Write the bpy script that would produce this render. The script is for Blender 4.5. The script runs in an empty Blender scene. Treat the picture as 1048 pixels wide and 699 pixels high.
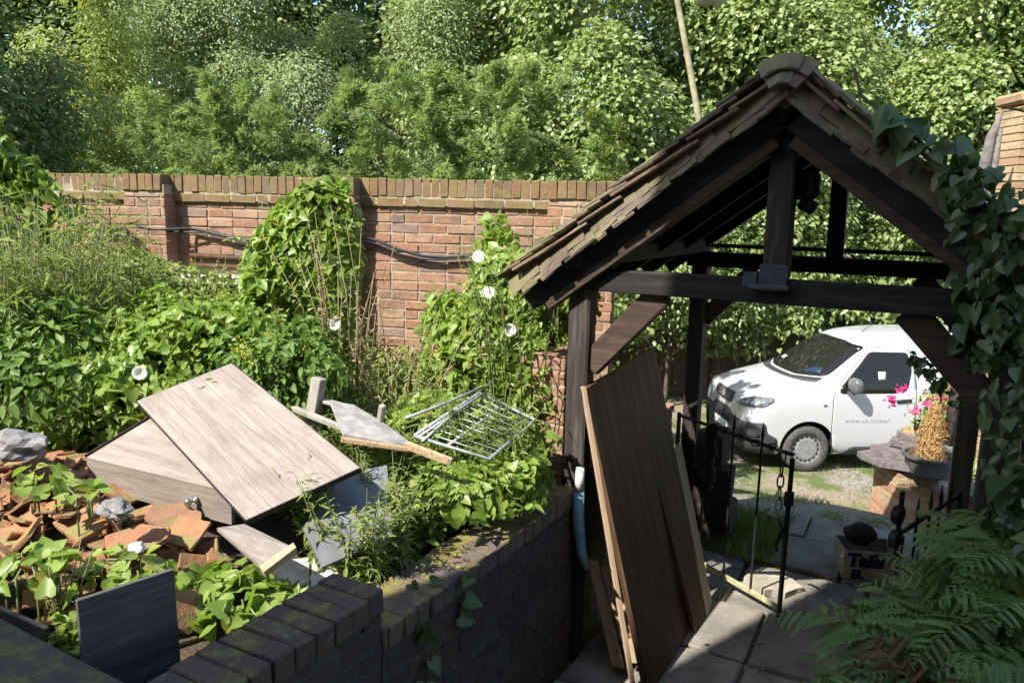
import bpy, bmesh, math, random
import numpy as np
from mathutils import Vector, Matrix, Euler
from mathutils.bvhtree import BVHTree
from mathutils.geometry import delaunay_2d_cdt
rnd = random.Random(7)
rng = np.random.default_rng(11)
scene = bpy.context.scene
COL = scene.collection
R = math.radians
# ------------------------------------------------------------------ camera frame (used for layout maths as well)
YAW, PITCH, ROLL, EYE = R(28.5), R(9.5), R(1.4), Vector((0, 0, 2.4))
FPX = 790.0
_h = Vector((-math.sin(YAW), math.cos(YAW), 0)); _r0 = Vector((math.cos(YAW), math.sin(YAW), 0))
FW = _h * math.cos(PITCH) - Vector((0, 0, math.sin(PITCH)))
_u0 = _h * math.sin(PITCH) + Vector((0, 0, math.cos(PITCH)))
RT = _r0 * math.cos(ROLL) + _u0 * math.sin(ROLL)
UP = _u0 * math.cos(ROLL) - _r0 * math.sin(ROLL)
def ray(u, v): return FW + RT * ((u - 524) / FPX) - UP * ((v - 349.5) / FPX)
def at_d(u, v, d): return EYE + ray(u, v) * d
def at_z(u, v, z): r = ray(u, v); return EYE + r * ((z - EYE.z) / r.z)
def at_y(u, v, y): r = ray(u, v); return EYE + r * (y / r.y)
# ------------------------------------------------------------------ object helpers
def link(name, me, mats=(), parent=None):
    o = bpy.data.objects.new(name, me); COL.objects.link(o)
    if me is not None:
        for m in (mats if isinstance(mats, (list, tuple)) else [mats]): me.materials.append(m)
    if parent is not None: o.parent = parent
    return o
def tag(o, label, cat, group=None):
    o['label'] = label; o['category'] = cat
    if group: o['group'] = group
    return o
def thing(name, label, cat, loc=(0, 0, 0), rz=0, group=None):
    o = bpy.data.objects.new(name, None); COL.objects.link(o); o.empty_display_size = .1
    o.location = loc; o.rotation_euler = (0, 0, rz)
    return tag(o, label, cat, group)
def structure(o): o['kind'] = 'structure'; return o
def stuff(o): o['kind'] = 'stuff'; return o
def dup(root, loc=None, rot=None, scale=None, label=None):
    r = root.copy(); COL.objects.link(r)
    if loc is not None: r.location = loc
    if rot is not None: r.rotation_euler = rot
    if scale is not None: r.scale = (scale,) * 3 if isinstance(scale, (int, float)) else scale
    if label: r['label'] = label
    for ch in list(root.children):
        c = ch.copy(); COL.objects.link(c); c.parent = r
        for g in list(ch.children):
            d = g.copy(); COL.objects.link(d); d.parent = c
    return r
class MB:
    """collects geometry for one mesh"""
    def __init__(s): s.v = []; s.f = []; s.m = []
    def add(s, vs, fs, mi=0):
        b = len(s.v); s.v += [tuple(v) for v in vs]; s.f += [tuple(b + i for i in f) for f in fs]; s.m += [mi] * len(fs); return s
    def box(s, c, size, M=None, mi=0, ch=0, jit=0):
        hx, hy, hz = [x / 2 for x in size]; c = Vector(c)
        if ch <= 0:
            vs = [Vector((x * hx, y * hy, z * hz)) for x in (-1, 1) for y in (-1, 1) for z in (-1, 1)]
            fs = [(0, 1, 3, 2), (4, 6, 7, 5), (0, 4, 5, 1), (2, 3, 7, 6), (0, 2, 6, 4), (1, 5, 7, 3)]
        else:
            vs = []; idx = {}
            for sx in (-1, 1):
                for sy in (-1, 1):
                    for sz in (-1, 1):
                        for a in range(3):
                            p = [sx * hx, sy * hy, sz * hz]
                            for k in range(3):
                                if k != a: p[k] -= (sx, sy, sz)[k] * ch
                            idx[(sx, sy, sz, a)] = len(vs); vs.append(Vector(p))
            fs = []
            I = lambda sx, sy, sz, a: idx[(sx, sy, sz, a)]
            for q in (-1, 1):
                fs.append([I(q, -1, -1, 0), I(q, 1, -1, 0), I(q, 1, 1, 0), I(q, -1, 1, 0)][::q])
                fs.append([I(-1, q, -1, 1), I(-1, q, 1, 1), I(1, q, 1, 1), I(1, q, -1, 1)][::q])
                fs.append([I(-1, -1, q, 2), I(1, -1, q, 2), I(1, 1, q, 2), I(-1, 1, q, 2)][::q])
            for q in (-1, 1):
                for w in (-1, 1):
                    fs.append((I(-1, q, w, 1), I(1, q, w, 1), I(1, q, w, 2), I(-1, q, w, 2)))
                    fs.append((I(q, -1, w, 0), I(q, 1, w, 0), I(q, 1, w, 2), I(q, -1, w, 2)))
                    fs.append((I(q, w, -1, 0), I(q, w, 1, 0), I(q, w, 1, 1), I(q, w, -1, 1)))
                    for e in (-1, 1): fs.append((I(q, w, e, 0), I(q, w, e, 1), I(q, w, e, 2)))
        if jit:
            vs = [v + Vector((rnd.uniform(-jit, jit), rnd.uniform(-jit, jit), rnd.uniform(-jit, jit))) for v in vs]
        if M is not None: vs = [M @ v for v in vs]
        return s.add([v + c for v in vs], fs, mi)
    def beam(s, a, b, w, h, mi=0, upv=(0, 0, 1), ch=.006, seg=1, jit=0):
        """rectangular bar from a to b; w across, h along upv"""
        a = Vector(a); b = Vector(b); x = (b - a); L = x.length; x.normalize()
        y = Vector(upv).cross(x)
        if y.length < 1e-4: y = Vector((0, 1, 0)).cross(x)
        y.normalize(); z = x.cross(y)
        M = Matrix((x, y, z)).transposed()
        return s.box((a + b) / 2, (L, w, h), M, mi, ch, jit)
    def tube(s, pts, r, n=8, mi=0, cap=True):
        pts = [Vector(p) for p in pts]; rs = r if isinstance(r, (list, tuple)) else [r] * len(pts)
        rings = []; prev = None
        for i, p in enumerate(pts):
            d = (pts[min(i + 1, len(pts) - 1)] - pts[max(i - 1, 0)]).normalized()
            if prev is None:
                u = d.orthogonal().normalized()
            else:
                u = (prev - d * prev.dot(d)).normalized()
            prev = u; w = d.cross(u)
            rings.append([p + (u * math.cos(2 * math.pi * k / n) + w * math.sin(2 * math.pi * k / n)) * rs[i] for k in range(n)])
        vs = [v for q in rings for v in q]; fs = []
        for i in range(len(rings) - 1):
            for k in range(n): fs.append((i * n + k, i * n + (k + 1) % n, (i + 1) * n + (k + 1) % n, (i + 1) * n + k))
        if cap: fs += [tuple(range(n))[::-1], tuple((len(rings) - 1) * n + k for k in range(n))]
        return s.add(vs, fs, mi)
    def lathe(s, prof, c=(0, 0, 0), n=24, M=None, mi=0):
        """profile (r,z) round z"""
        vs = []; c = Vector(c)
        for r, z in prof:
            for k in range(n):
                v = Vector((r * math.cos(2 * math.pi * k / n), r * math.sin(2 * math.pi * k / n), z))
                vs.append((M @ v if M is not None else v) + c)
        fs = []
        for i in range(len(prof) - 1):
            for k in range(n): fs.append((i * n + k, i * n + (k + 1) % n, (i + 1) * n + (k + 1) % n, (i + 1) * n + k))
        return s.add(vs, fs, mi)
    def prism(s, poly, z0, z1, M=None, c=(0, 0, 0), mi=0):
        n = len(poly); c = Vector(c)
        vs = [Vector((x, y, z0)) for x, y in poly] + [Vector((x, y, z1)) for x, y in poly]
        if M is not None: vs = [M @ v for v in vs]
        fs = [tuple(range(n))[::-1], tuple(range(n, 2 * n))] + [(i, (i + 1) % n, n + (i + 1) % n, n + i) for i in range(n)]
        return s.add([v + c for v in vs], fs, mi)
    def slab(s, pts, t, mi=0):
        """planar polygon in space given thickness t below it"""
        pts = [Vector(p) for p in pts]; n = len(pts)
        nn = Vector((0, 0, 0))
        for i in range(n): nn += (pts[i] - pts[0]).cross(pts[(i + 1) % n] - pts[0])
        nn.normalize()
        if nn.z < 0: pts = pts[::-1]; nn = -nn
        vs = pts + [p - nn * t for p in pts]
        fs = [tuple(range(n)), tuple(range(n, 2 * n))[::-1]] + [((i + 1) % n, i, n + i, n + (i + 1) % n) for i in range(n)]
        return s.add(vs, fs, mi)
    def build(s, name, mats, parent=None, smooth=False, origin=None):
        me = bpy.data.meshes.new(name)
        vs = s.v
        if origin is not None: vs = [(x - origin[0], y - origin[1], z - origin[2]) for x, y, z in vs]
        me.from_pydata(vs, [], s.f); me.update()
        if any(s.m): me.polygons.foreach_set('material_index', s.m)
        if smooth: me.polygons.foreach_set('use_smooth', [True] * len(me.polygons))
        bm = bmesh.new(); bm.from_mesh(me); bmesh.ops.recalc_face_normals(bm, faces=bm.faces); bm.to_mesh(me); bm.free()
        o = link(name, me, mats, parent)
        if origin is not None: o.location = origin
        return o
def subsurf(o, lv):
    m = o.modifiers.new('s', 'SUBSURF'); m.levels = lv; m.render_levels = lv; return o
def bake(o):
    """apply the modifiers of o without operators"""
    dg = bpy.context.evaluated_depsgraph_get(); dg.update()
    me = bpy.data.meshes.new_from_object(o.evaluated_get(dg)); o.modifiers.clear(); o.data = me; return o
# ------------------------------------------------------------------ materials
def new_mat(name):
    m = bpy.data.materials.new(name); m.use_nodes = True
    nt = m.node_tree; nt.nodes.clear()
    return m, nt
def N(nt, t, **kw):
    n = nt.nodes.new(t)
    for k, v in kw.items():
        if k in n.inputs: n.inputs[k].default_value = v
        else: setattr(n, k, v)
    return n
def ramp(nt, fac, stops, interp='LINEAR'):
    r = nt.nodes.new('ShaderNodeValToRGB'); cr = r.color_ramp; cr.interpolation = interp
    while len(cr.elements) < len(stops): cr.elements.new(.5)
    for e, (p, c) in zip(cr.elements, stops): e.position = p; e.color = (*c, 1) if len(c) == 3 else c
    nt.links.new(fac, r.inputs[0]); return r.outputs[0]
def mixc(nt, fac, a, b, mode='MIX'):
    n = nt.nodes.new('ShaderNodeMix'); n.data_type = 'RGBA'; n.blend_type = mode
    for s, v in ((n.inputs[0], fac), (n.inputs[6], a), (n.inputs[7], b)):
        if hasattr(v, 'is_linked'): nt.links.new(v, s)
        elif isinstance(v, (int, float)): s.default_value = v
        else: s.default_value = (*v, 1)
    return n.outputs[2]
def noise(nt, scale, detail=6, rough=.6, vec=None, dist=0):
    n = N(nt, 'ShaderNodeTexNoise', Scale=scale, Detail=detail, Roughness=rough, Distortion=dist)
    if vec is not None: nt.links.new(vec, n.inputs['Vector'])
    return n.outputs[0]
def coords(nt, scale=(1, 1, 1), rot=(0, 0, 0), kind='Object'):
    tc = nt.nodes.new('ShaderNodeTexCoord'); mp = nt.nodes.new('ShaderNodeMapping')
    mp.inputs['Scale'].default_value = scale; mp.inputs['Rotation'].default_value = rot
    nt.links.new(tc.outputs[kind], mp.inputs[0]); return mp.outputs[0]
def island(nt): return nt.nodes.new('ShaderNodeNewGeometry').outputs['Random Per Island']
def maprange(nt, v, a, b, c=0, d=1):
    n = nt.nodes.new('ShaderNodeMapRange'); nt.links.new(v, n.inputs[0])
    for i, x in enumerate((a, b, c, d)): n.inputs[i + 1].default_value = x
    return n.outputs[0]
def math_(nt, op, a, b):
    n = nt.nodes.new('ShaderNodeMath'); n.operation = op
    for i, v in enumerate((a, b)):
        if hasattr(v, 'is_linked'): nt.links.new(v, n.inputs[i])
        else: n.inputs[i].default_value = v
    return n.outputs[0]
def finish(nt, col, rough=.8, bump=None, bstr=.3, bdist=.01, spec=.3, metal=0, coat=0):
    p = N(nt, 'ShaderNodeBsdfPrincipled'); o = nt.nodes.new('ShaderNodeOutputMaterial')
    if hasattr(col, 'is_linked'): nt.links.new(col, p.inputs['Base Color'])
    else: p.inputs['Base Color'].default_value = (*col, 1)
    if hasattr(rough, 'is_linked'): nt.links.new(rough, p.inputs['Roughness'])
    else: p.inputs['Roughness'].default_value = rough
    p.inputs['Specular IOR Level'].default_value = spec; p.inputs['Metallic'].default_value = metal
    p.inputs['Coat Weight'].default_value = coat
    if bump is not None:
        b = N(nt, 'ShaderNodeBump', Strength=bstr, Distance=bdist); nt.links.new(bump, b.inputs['Height']); nt.links.new(b.outputs[0], p.inputs['Normal'])
    nt.links.new(p.outputs[0], o.inputs[0]); return p
def upness(nt):
    g = nt.nodes.new('ShaderNodeNewGeometry'); s = nt.nodes.new('ShaderNodeSeparateXYZ'); nt.links.new(g.outputs['Normal'], s.inputs[0]); return s.outputs[2]
def m_brick(name, stops, moss=0, dirt=.5, mosscol=(.12, .11, .03), soft=.28):
    m, nt = new_mat(name)
    mean_ = [sum(c_[i] for _, c_ in stops) / len(stops) for i in range(3)]; stops = [(p_, tuple(c_[i] * (1 - soft) + mean_[i] * soft for i in range(3))) for p_, c_ in stops]
    c = ramp(nt, island(nt), stops, 'CONSTANT')
    v = coords(nt)
    n1 = noise(nt, 30, 6, .7, v); n2 = noise(nt, 3.2, 5, .65, v); n3 = noise(nt, 130, 3, .6, v)
    c = mixc(nt, ramp(nt, n1, [(.35, (0, 0, 0)), (.7, (1, 1, 1))]), c, mixc(nt, .35, c, (.05, .04, .035)))
    c = mixc(nt, ramp(nt, n2, [(.48, (0, 0, 0)), (.72, (dirt, dirt, dirt))]), c, (.07, .055, .045))
    c = mixc(nt, ramp(nt, noise(nt, 24, 4, .6, v), [(.62, (0, 0, 0)), (.75, (.28, .28, .28))]), c, (.45, .40, .34))
    if moss:
        f = math_(nt, 'MULTIPLY', ramp(nt, noise(nt, 9, 6, .7, v), [(.5 - .12 * moss, (0, 0, 0)), (.62 - .12 * moss, (1, 1, 1))]), maprange(nt, upness(nt), -.2, .6))
        f2 = math_(nt, 'MAXIMUM', f, ramp(nt, noise(nt, 14, 5, .7, v), [(.66 - .1 * moss, (0, 0, 0)), (.74 - .1 * moss, (.9, .9, .9))]))
        c = mixc(nt, f2, c, mixc(nt, noise(nt, 60, 2, .5, v), mosscol, (.22, .20, .06)))
    finish(nt, c, .9, math_(nt, 'ADD', n1, math_(nt, 'MULTIPLY', n3, .4)), .75, .010, .2)
    return m
def m_plain(name, col, rough=.7, var=.25, scale=12, bump=.2, spec=.3, metal=0, coat=0, dark=None, isl=0):
    m, nt = new_mat(name); v = coords(nt)
    n1 = noise(nt, scale, 6, .65, v); d = dark or tuple(x * (1 - var) * .7 for x in col)
    c = mixc(nt, ramp(nt, n1, [(.35, (0, 0, 0)), (.68, (1, 1, 1))]), d, col)
    if isl:
        c = mixc(nt, math_(nt, 'MULTIPLY', island(nt), isl), c, tuple(x * .35 for x in col))
    finish(nt, c, rough, noise(nt, scale * 4, 5, .6, v) if bump else None, bump, .006, spec, metal, coat); return m
def m_wood(name, cols, axis=0, scale=1., rough=.75, bump=.35, knots=True, plank=0, isl=.5):
    """cols: dark, mid, light ; grain runs along local axis"""
    m, nt = new_mat(name); sc = [9 * scale] * 3; sc[axis] = .7 * scale
    v = coords(nt, tuple(sc))
    ad = nt.nodes.new('ShaderNodeVectorMath'); ad.operation = 'ADD'; nt.links.new(v, ad.inputs[0])
    r = island(nt); k = math_(nt, 'MULTIPLY', r, 40.)
    cb = nt.nodes.new('ShaderNodeCombineXYZ')
    for i in range(3): nt.links.new(k, cb.inputs[i])
    nt.links.new(cb.outputs[0], ad.inputs[1])
    n1 = noise(nt, 2.2, 8, .68, ad.outputs[0], .9); n2 = noise(nt, 9, 4, .6, ad.outputs[0], .2)
    f = math_(nt, 'ADD', math_(nt, 'MULTIPLY', n1, .7), math_(nt, 'MULTIPLY', n2, .3))
    c = ramp(nt, f, [(.3, cols[0]), (.5, cols[1]), (.68, cols[2])])
    c = mixc(nt, math_(nt, 'MULTIPLY', r, isl), c, mixc(nt, .55, c, cols[0]))
    v2 = coords(nt)
    c = mixc(nt, ramp(nt, noise(nt, 4, 5, .6, v2), [(.5, (0, 0, 0)), (.75, (.5, .5, .5))]), c, cols[0])
    if plank:
        s3 = [5.5] * 3; s3[axis] = 2.6; vk = N(nt, 'ShaderNodeTexVoronoi', Scale=1.); nt.links.new(coords(nt, tuple(s3)), vk.inputs['Vector'])
        c = mixc(nt, ramp(nt, vk.outputs['Distance'], [(.03, (.75, .75, .75)), (.075, (.25, .25, .25)), (.16, (0, 0, 0))]), c, cols[0])
    finish(nt, c, rough, f, bump, .006, .25); return m
def m_leaf(name, a, b, trans=.35, rough=.45, yellow=None, spec=.35):
    m, nt = new_mat(name)
    r = island(nt); v = coords(nt)
    c = mixc(nt, r, a, b)
    if yellow: c = mixc(nt, ramp(nt, r, [(.93, (0, 0, 0)), (.96, (1, 1, 1))]), c, yellow)
    c = mixc(nt, ramp(nt, noise(nt, 1.7, 3, .5, v), [(.35, (0, 0, 0)), (.65, (.55, .55, .55))]), c, a)
    p = N(nt, 'ShaderNodeBsdfPrincipled', Roughness=rough); p.inputs['Specular IOR Level'].default_value = spec
    nt.links.new(c, p.inputs['Base Color'])
    t = nt.nodes.new('ShaderNodeBsdfTranslucent')
    nt.links.new(mixc(nt, .6, c, mixc(nt, 1, c, (1.25, 1.35, .6), 'MULTIPLY')), t.inputs[0])
    mx = nt.nodes.new('ShaderNodeMixShader'); mx.inputs[0].default_value = trans
    nt.links.new(p.outputs[0], mx.inputs[1]); nt.links.new(t.outputs[0], mx.inputs[2])
    o = nt.nodes.new('ShaderNodeOutputMaterial'); nt.links.new(mx.outputs[0], o.inputs[0]); return m
def m_glass(name, col=(.02, .025, .025), rough=.03):
    m, nt = new_mat(name); p = finish(nt, col, rough, None, spec=.6); p.inputs['Specular IOR Level'].default_value = .4
    return m
def m_clear(name, tint=(.80, .90, .86), refl=.12):
    m, nt = new_mat(name)
    t = N(nt, 'ShaderNodeBsdfTransparent'); t.inputs[0].default_value = (*tint, 1)
    g = N(nt, 'ShaderNodeBsdfGlossy', Roughness=.02)
    f = N(nt, 'ShaderNodeFresnel', IOR=1.5); mx = nt.nodes.new('ShaderNodeMixShader')
    nt.links.new(math_(nt, 'ADD', f.outputs[0], refl * .3), mx.inputs[0]); nt.links.new(t.outputs[0], mx.inputs[1]); nt.links.new(g.outputs[0], mx.inputs[2])
    o = nt.nodes.new('ShaderNodeOutputMaterial'); nt.links.new(mx.outputs[0], o.inputs[0]); return m

BR_STOPS = [(0, (.45, .24, .145)), (.16, (.39, .195, .12)), (.3, (.47, .28, .175)), (.44, (.36, .21, .14)), (.56, (.33, .23, .17)), (.63, (.48, .31, .20)), (.75, (.40, .24, .15)), (.88, (.29, .22, .19)), (.95, (.46, .20, .115))]
DK_STOPS = [(0, (.085, .055, .045)), (.25, (.07, .052, .046)), (.5, (.105, .065, .05)), (.75, (.06, .05, .047))]  # very dark brown-grey brick tones
PALE_STOPS = [(0, (.48, .24, .14)), (.25, (.52, .33, .2)), (.5, (.43, .2, .12)), (.75, (.55, .4, .27))]
MT = dict(
    brick=m_brick('old_red_brick', [(p_, tuple(x_ * .86 for x_ in c_)) for p_, c_ in BR_STOPS], 0, .6), coping=m_brick('mossy_coping_brick', [(p_, tuple(x_ * .58 for x_ in c_)) for p_, c_ in BR_STOPS], 1.3, .7, (.16, .14, .04)),
    darkbrick=m_brick('dark_brick', DK_STOPS, 0, .6), darkcap=m_brick('mossy_dark_brick', [(p_, tuple(x_ * 1.9 for x_ in c_)) for p_, c_ in DK_STOPS], .35, .55, (.16, .125, .035)), shadecap=m_brick('shade_dark_coping_brick', [(p_, tuple(x_ * 1.25 for x_ in c_)) for p_, c_ in DK_STOPS], .1, .55, (.09, .08, .03)),
    palebrick=m_brick('warm_pale_brick', PALE_STOPS, .1, .35), orangebrick=m_brick('orange_lichen_brick', [(0, (.45, .29, .17)), (.3, (.5, .35, .2)), (.6, (.42, .25, .15)), (.8, (.52, .39, .25))], .2, .45, (.33, .28, .12)),
    mortar=m_plain('lime_mortar', (.44, .37, .27), .95, .3, 25, .5), darkmortar=m_plain('dirty_mortar', (.10, .09, .08), .95, .4, 25, .5),
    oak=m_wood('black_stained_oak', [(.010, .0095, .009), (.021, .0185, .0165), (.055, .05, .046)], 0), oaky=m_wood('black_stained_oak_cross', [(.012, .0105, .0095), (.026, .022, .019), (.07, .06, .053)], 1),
    oakz=m_wood('brown_oak_post', [(.018, .0145, .0125), (.038, .030, .025), (.11, .092, .08)], 2),
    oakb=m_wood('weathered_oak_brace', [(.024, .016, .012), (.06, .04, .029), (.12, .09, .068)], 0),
    tile=m_brick('weathered_clay_tile', [(0, (.20, .115, .08)), (.25, (.26, .14, .09)), (.5, (.17, .12, .095)), (.75, (.24, .17, .12))], .35, .6, (.17, .16, .08)),
    vergetile=m_brick('lichen_clay_tile', [(0, (.17, .145, .105)), (.3, (.135, .105, .08)), (.55, (.19, .16, .115)), (.8, (.14, .09, .07))], .3, .65, (.16, .15, .085)),
    rubtile=m_brick('broken_terracotta', [(0, (.35, .15, .075)), (.2, (.25, .125, .075)), (.4, (.41, .19, .09)), (.6, (.20, .115, .08)), (.8, (.30, .165, .10))], .1, .75, (.2, .16, .08)),
    iron=m_plain('black_iron', (.02, .02, .022), .55, .3, 40, .2, .4), chain=m_plain('galvanised_chain', (.12, .12, .115), .45, .3, 50, .2, .5, .6),
    greymetal=m_plain('grey_painted_steel', (.42, .44, .44), .4, .2, 30, .1, .5, .3), bluegrey=m_plain('blue_grey_bracket', (.07, .085, .10), .5, .3, 30, .2),
    panel=m_wood('pale_wood_laminate', [(.145, .12, .098), (.255, .215, .18), (.345, .30, .258)], 0, 1.5, .65, .18, plank=1, isl=.2),
    paneledge=m_plain('dark_edge_band', (.04, .032, .028), .6, .3, 20, .1), slate_board=m_wood('dark_grey_board', [(.045, .042, .039), (.095, .088, .08), (.17, .158, .145)], 0, 1.6, .65, .2),
    brownboard=m_wood('brown_pine_board', [(.032, .016, .008), (.10, .05, .024), (.19, .105, .053)], 2, .8, .7, .3),
    paleboard=m_wood('pale_timber', [(.28, .19, .12), (.44, .32, .2), (.55, .43, .3)], 2, .8, .7, .3),
    greywood=m_wood('silvered_timber', [(.20, .18, .15), (.32, .29, .25), (.42, .39, .34)], 2, .8, .8, .3),
    greyboard=m_plain('grey_chipboard', (.36, .345, .32), .8, .2, 14, .3), chipedge=m_plain('raw_chipboard', (.55, .38, .23), .9, .35, 60, .5),
    whiteboard=m_plain('dirty_white_board', (.62, .58, .50), .75, .25, 7, .2), white=m_plain('white_render', (.72, .70, .66), .8, .15, 10, .2),
    rubber=m_plain('black_rubber', (.025, .025, .026), .8, .2, 40, .2), darkplastic=m_plain('grey_bumper_plastic', (.05, .052, .055), .6, .12, 60, .1, .35),
    hub=m_plain('silver_hubcap', (.35, .35, .35), .4, .15, 40, .1, .5, .3), paint=m_plain('white_van_paint', (.45, .455, .46), .2, .03, 3, 0, .5, 0, .6, (.435, .44, .445)), seam=m_plain('black_panel_gap', (.03, .03, .03), .7, .1, 20, 0),
    glass=m_glass('dark_side_glass', (.014, .013, .012), .04), windscreen=m_clear('windscreen_glass'), ventdark=m_plain('dark_vent_opening', (.03, .032, .035), .7, .2, 20, .1),
    bluecloth=m_plain('blue_cloth', (.05, .12, .32), .9, .2, 20, .2), lampglass=m_plain('headlamp_reflector', (.5, .52, .54), .12, .4, 25, 0, .7, .5), lampblack=m_plain('headlamp_bezel', (.20, .205, .21), .2, .2, 20, 0),
    plate=m_plain('number_plate_white', (.8, .8, .78), .4, .05, 20, 0), ink=m_plain('grey_lettering', (.3, .3, .31), .5, .05, 20, 0), navyink=m_plain('navy_marker', (.015, .02, .09), .7, .1, 20, 0),
    mirror=m_plain('mirror_housing', (.12, .125, .13), .35, .1, 20, 0, .5),
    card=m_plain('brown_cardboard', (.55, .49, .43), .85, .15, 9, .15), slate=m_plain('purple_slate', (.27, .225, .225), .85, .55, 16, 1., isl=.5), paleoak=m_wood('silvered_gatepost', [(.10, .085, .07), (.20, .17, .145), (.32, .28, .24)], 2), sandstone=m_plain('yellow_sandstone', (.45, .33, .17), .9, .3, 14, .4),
    pot=m_plain('grey_plastic_pot', (.11, .115, .115), .5, .15, 15, .1), soil=m_plain('potting_soil', (.10, .07, .05), .95, .4, 40, .6),
    rock=m_plain('grey_rubble_stone', (.27, .26, .26), .95, .35, 12, .8), log=m_plain('dark_bark', (.055, .04, .032), .95, .4, 25, .8),
    flag=m_plain('york_flagstone', (.33, .30, .25), .9, .35, 5, .4, isl=.4), limestone=m_plain('pale_broken_slab', (.46, .42, .33), .9, .3, 10, .5),
    bark=m_plain('tree_bark', (.13, .10, .075), .95, .35, 9, .8), palebark=m_plain('pale_pole_wood', (.32, .29, .17), .9, .3, 6, .4), greybark=m_plain('grey_dead_trunk', (.22, .19, .17), .95, .4, 12, .8),
    fence=m_wood('weathered_fence_board', [(.06, .045, .032), (.11, .082, .058), (.17, .13, .095)], 2, .8, .85, .3),
    houseplaster=m_plain('house_brick_far', (.30, .2, .15), .9, .2, 4, .2), roofslate=m_plain('house_roof', (.15, .1, .08), .9, .2, 5, .2),
    cable=m_plain('black_cable', (.03, .03, .032), .5, .2, 20, 0), bluepipe=m_plain('pale_blue_plastic', (.22, .40, .50), .45, .15, 12, 0), clothwhite=m_plain('white_sheeting', (.7, .7, .68), .6, .1, 14, .1), paper=m_plain('paper_note', (.7, .72, .68), .7, .05, 12, 0),
    lampshade=m_plain('lantern_bowl', (.42, .38, .34), .5, .2, 10, 0),
    # foliage
    lf_bind=m_leaf('bindweed_leaf', (.19, .285, .045), (.33, .44, .11), .45, .42, (.34, .30, .07), .5), lf_ivy=m_leaf('climber_leaf', (.05, .10, .03), (.13, .19, .06), .32, .38, None, .5),
    lf_weed=m_leaf('weed_leaf', (.21, .275, .07), (.36, .41, .135), .45, .6, (.36, .29, .12)), lf_low=m_leaf('nettle_leaf', (.11, .195, .035), (.19, .28, .065), .4, .5),
    lf_grass=m_leaf('grass_blade', (.22, .285, .075), (.37, .41, .14), .38, .65), straw=m_leaf('dry_stalk', (.30, .235, .12), (.42, .34, .2), .15, .8), stem=m_leaf('green_stem', (.12, .15, .05), (.2, .2, .08), .1, .6),
    lf_syc=m_leaf('sycamore_leaf', (.23, .305, .095), (.38, .45, .19), .45, .36, None, .55), lf_dark=m_leaf('evergreen_leaf', (.12, .175, .06), (.22, .275, .105), .35, .5),
    lf_con=m_leaf('cypress_spray', (.20, .285, .10), (.35, .42, .165), .45, .7), lf_con2=m_leaf('golden_cypress_spray', (.2, .27, .07), (.32, .37, .1), .4, .65), lf_birch=m_leaf('small_pale_leaf', (.23, .295, .125), (.36, .42, .20), .4, .5),
    lf_lime=m_leaf('yellow_green_leaf', (.26, .32, .085), (.38, .43, .13), .4, .5), lf_fern=m_leaf('fern_frond', (.15, .25, .075), (.25, .36, .12), .4, .6),
    brownfern=m_leaf('brown_frond', (.16, .085, .035), (.24, .14, .06), .2, .8),
    orange=m_leaf('dead_orange_foliage', (.38, .22, .08), (.52, .34, .15), .25, .8), pink=m_leaf('pink_petal', (.65, .03, .17), (.75, .06, .26), .3, .5), yellow=m_leaf('yellow_petal', (.7, .52, .02), (.8, .65, .04), .3, .5), petal=m_leaf('white_petal', (.82, .82, .8), (.85, .85, .84), .35, .5),
)
# ================================================================== SETTING
WD = Vector((.954, .299)).normalized(); W0 = Vector((-6.62, 3.96)); WN = Vector((WD.y, -WD.x))       # far garden wall: line, and the normal towards the camera
def smooth(a, b, x):
    t = np.clip((x - a) / (b - a), 0, 1); return t * t * (3 - 2 * t)
def wall_side(x, y): return (x - W0.x) * WN.x + (y - W0.y) * WN.y       # >0 on the garden side
def ground_z(x, y):
    x = np.asarray(x, float); y = np.asarray(y, float)
    drive = -1.2 * smooth(6.3, 10.5, y)
    drive = drive + .45 * smooth(.0, .55, x) * smooth(4.6, 3.2, y)
    d = wall_side(x, y)
    gard = .90 + .2 * smooth(-1.8, -4.5, x) + .10 * np.exp(-(((x + 3.1) / .95) ** 2 + ((y - 1.75) / .8) ** 2)) + .25 * smooth(-4.5, -7, x)
    ingard = smooth(-1.56, -1.66, x) * smooth(-.12, -.06, d)
    behind = smooth(-.06, -.12, d) * smooth(-1.56, -1.66, x)
    far = -.2 * np.ones_like(x) - 1.0 * smooth(6.3, 10.5, y)
    z = drive * (1 - ingard - behind) + gard * ingard + far * behind
    z = z + .018 * np.sin(x * 3.1 + y * 1.7) * np.sin(y * 2.3 - x * .7) * (1 - smooth(30, 60, np.hypot(x, y)))
    return z
gz = lambda x, y: float(ground_z(x, y))
def grid_mesh(name, xs, ys, zf, mat, dz=0):
    X, Y = np.meshgrid(xs, ys); Z = zf(X, Y) + dz
    V = np.stack([X, Y, Z], -1).reshape(-1, 3); nx, ny = len(xs), len(ys)
    i = np.arange((nx - 1) * (ny - 1)); a = (i // (nx - 1)) * nx + i % (nx - 1)
    F = np.stack([a, a + 1, a + nx + 1, a + nx], 1)
    me = bpy.data.meshes.new(name); me.from_pydata(V.tolist(), [], F.tolist()); me.polygons.foreach_set('use_smooth', [True] * len(F)); me.update()
    return link(name, me, mat)
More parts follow.
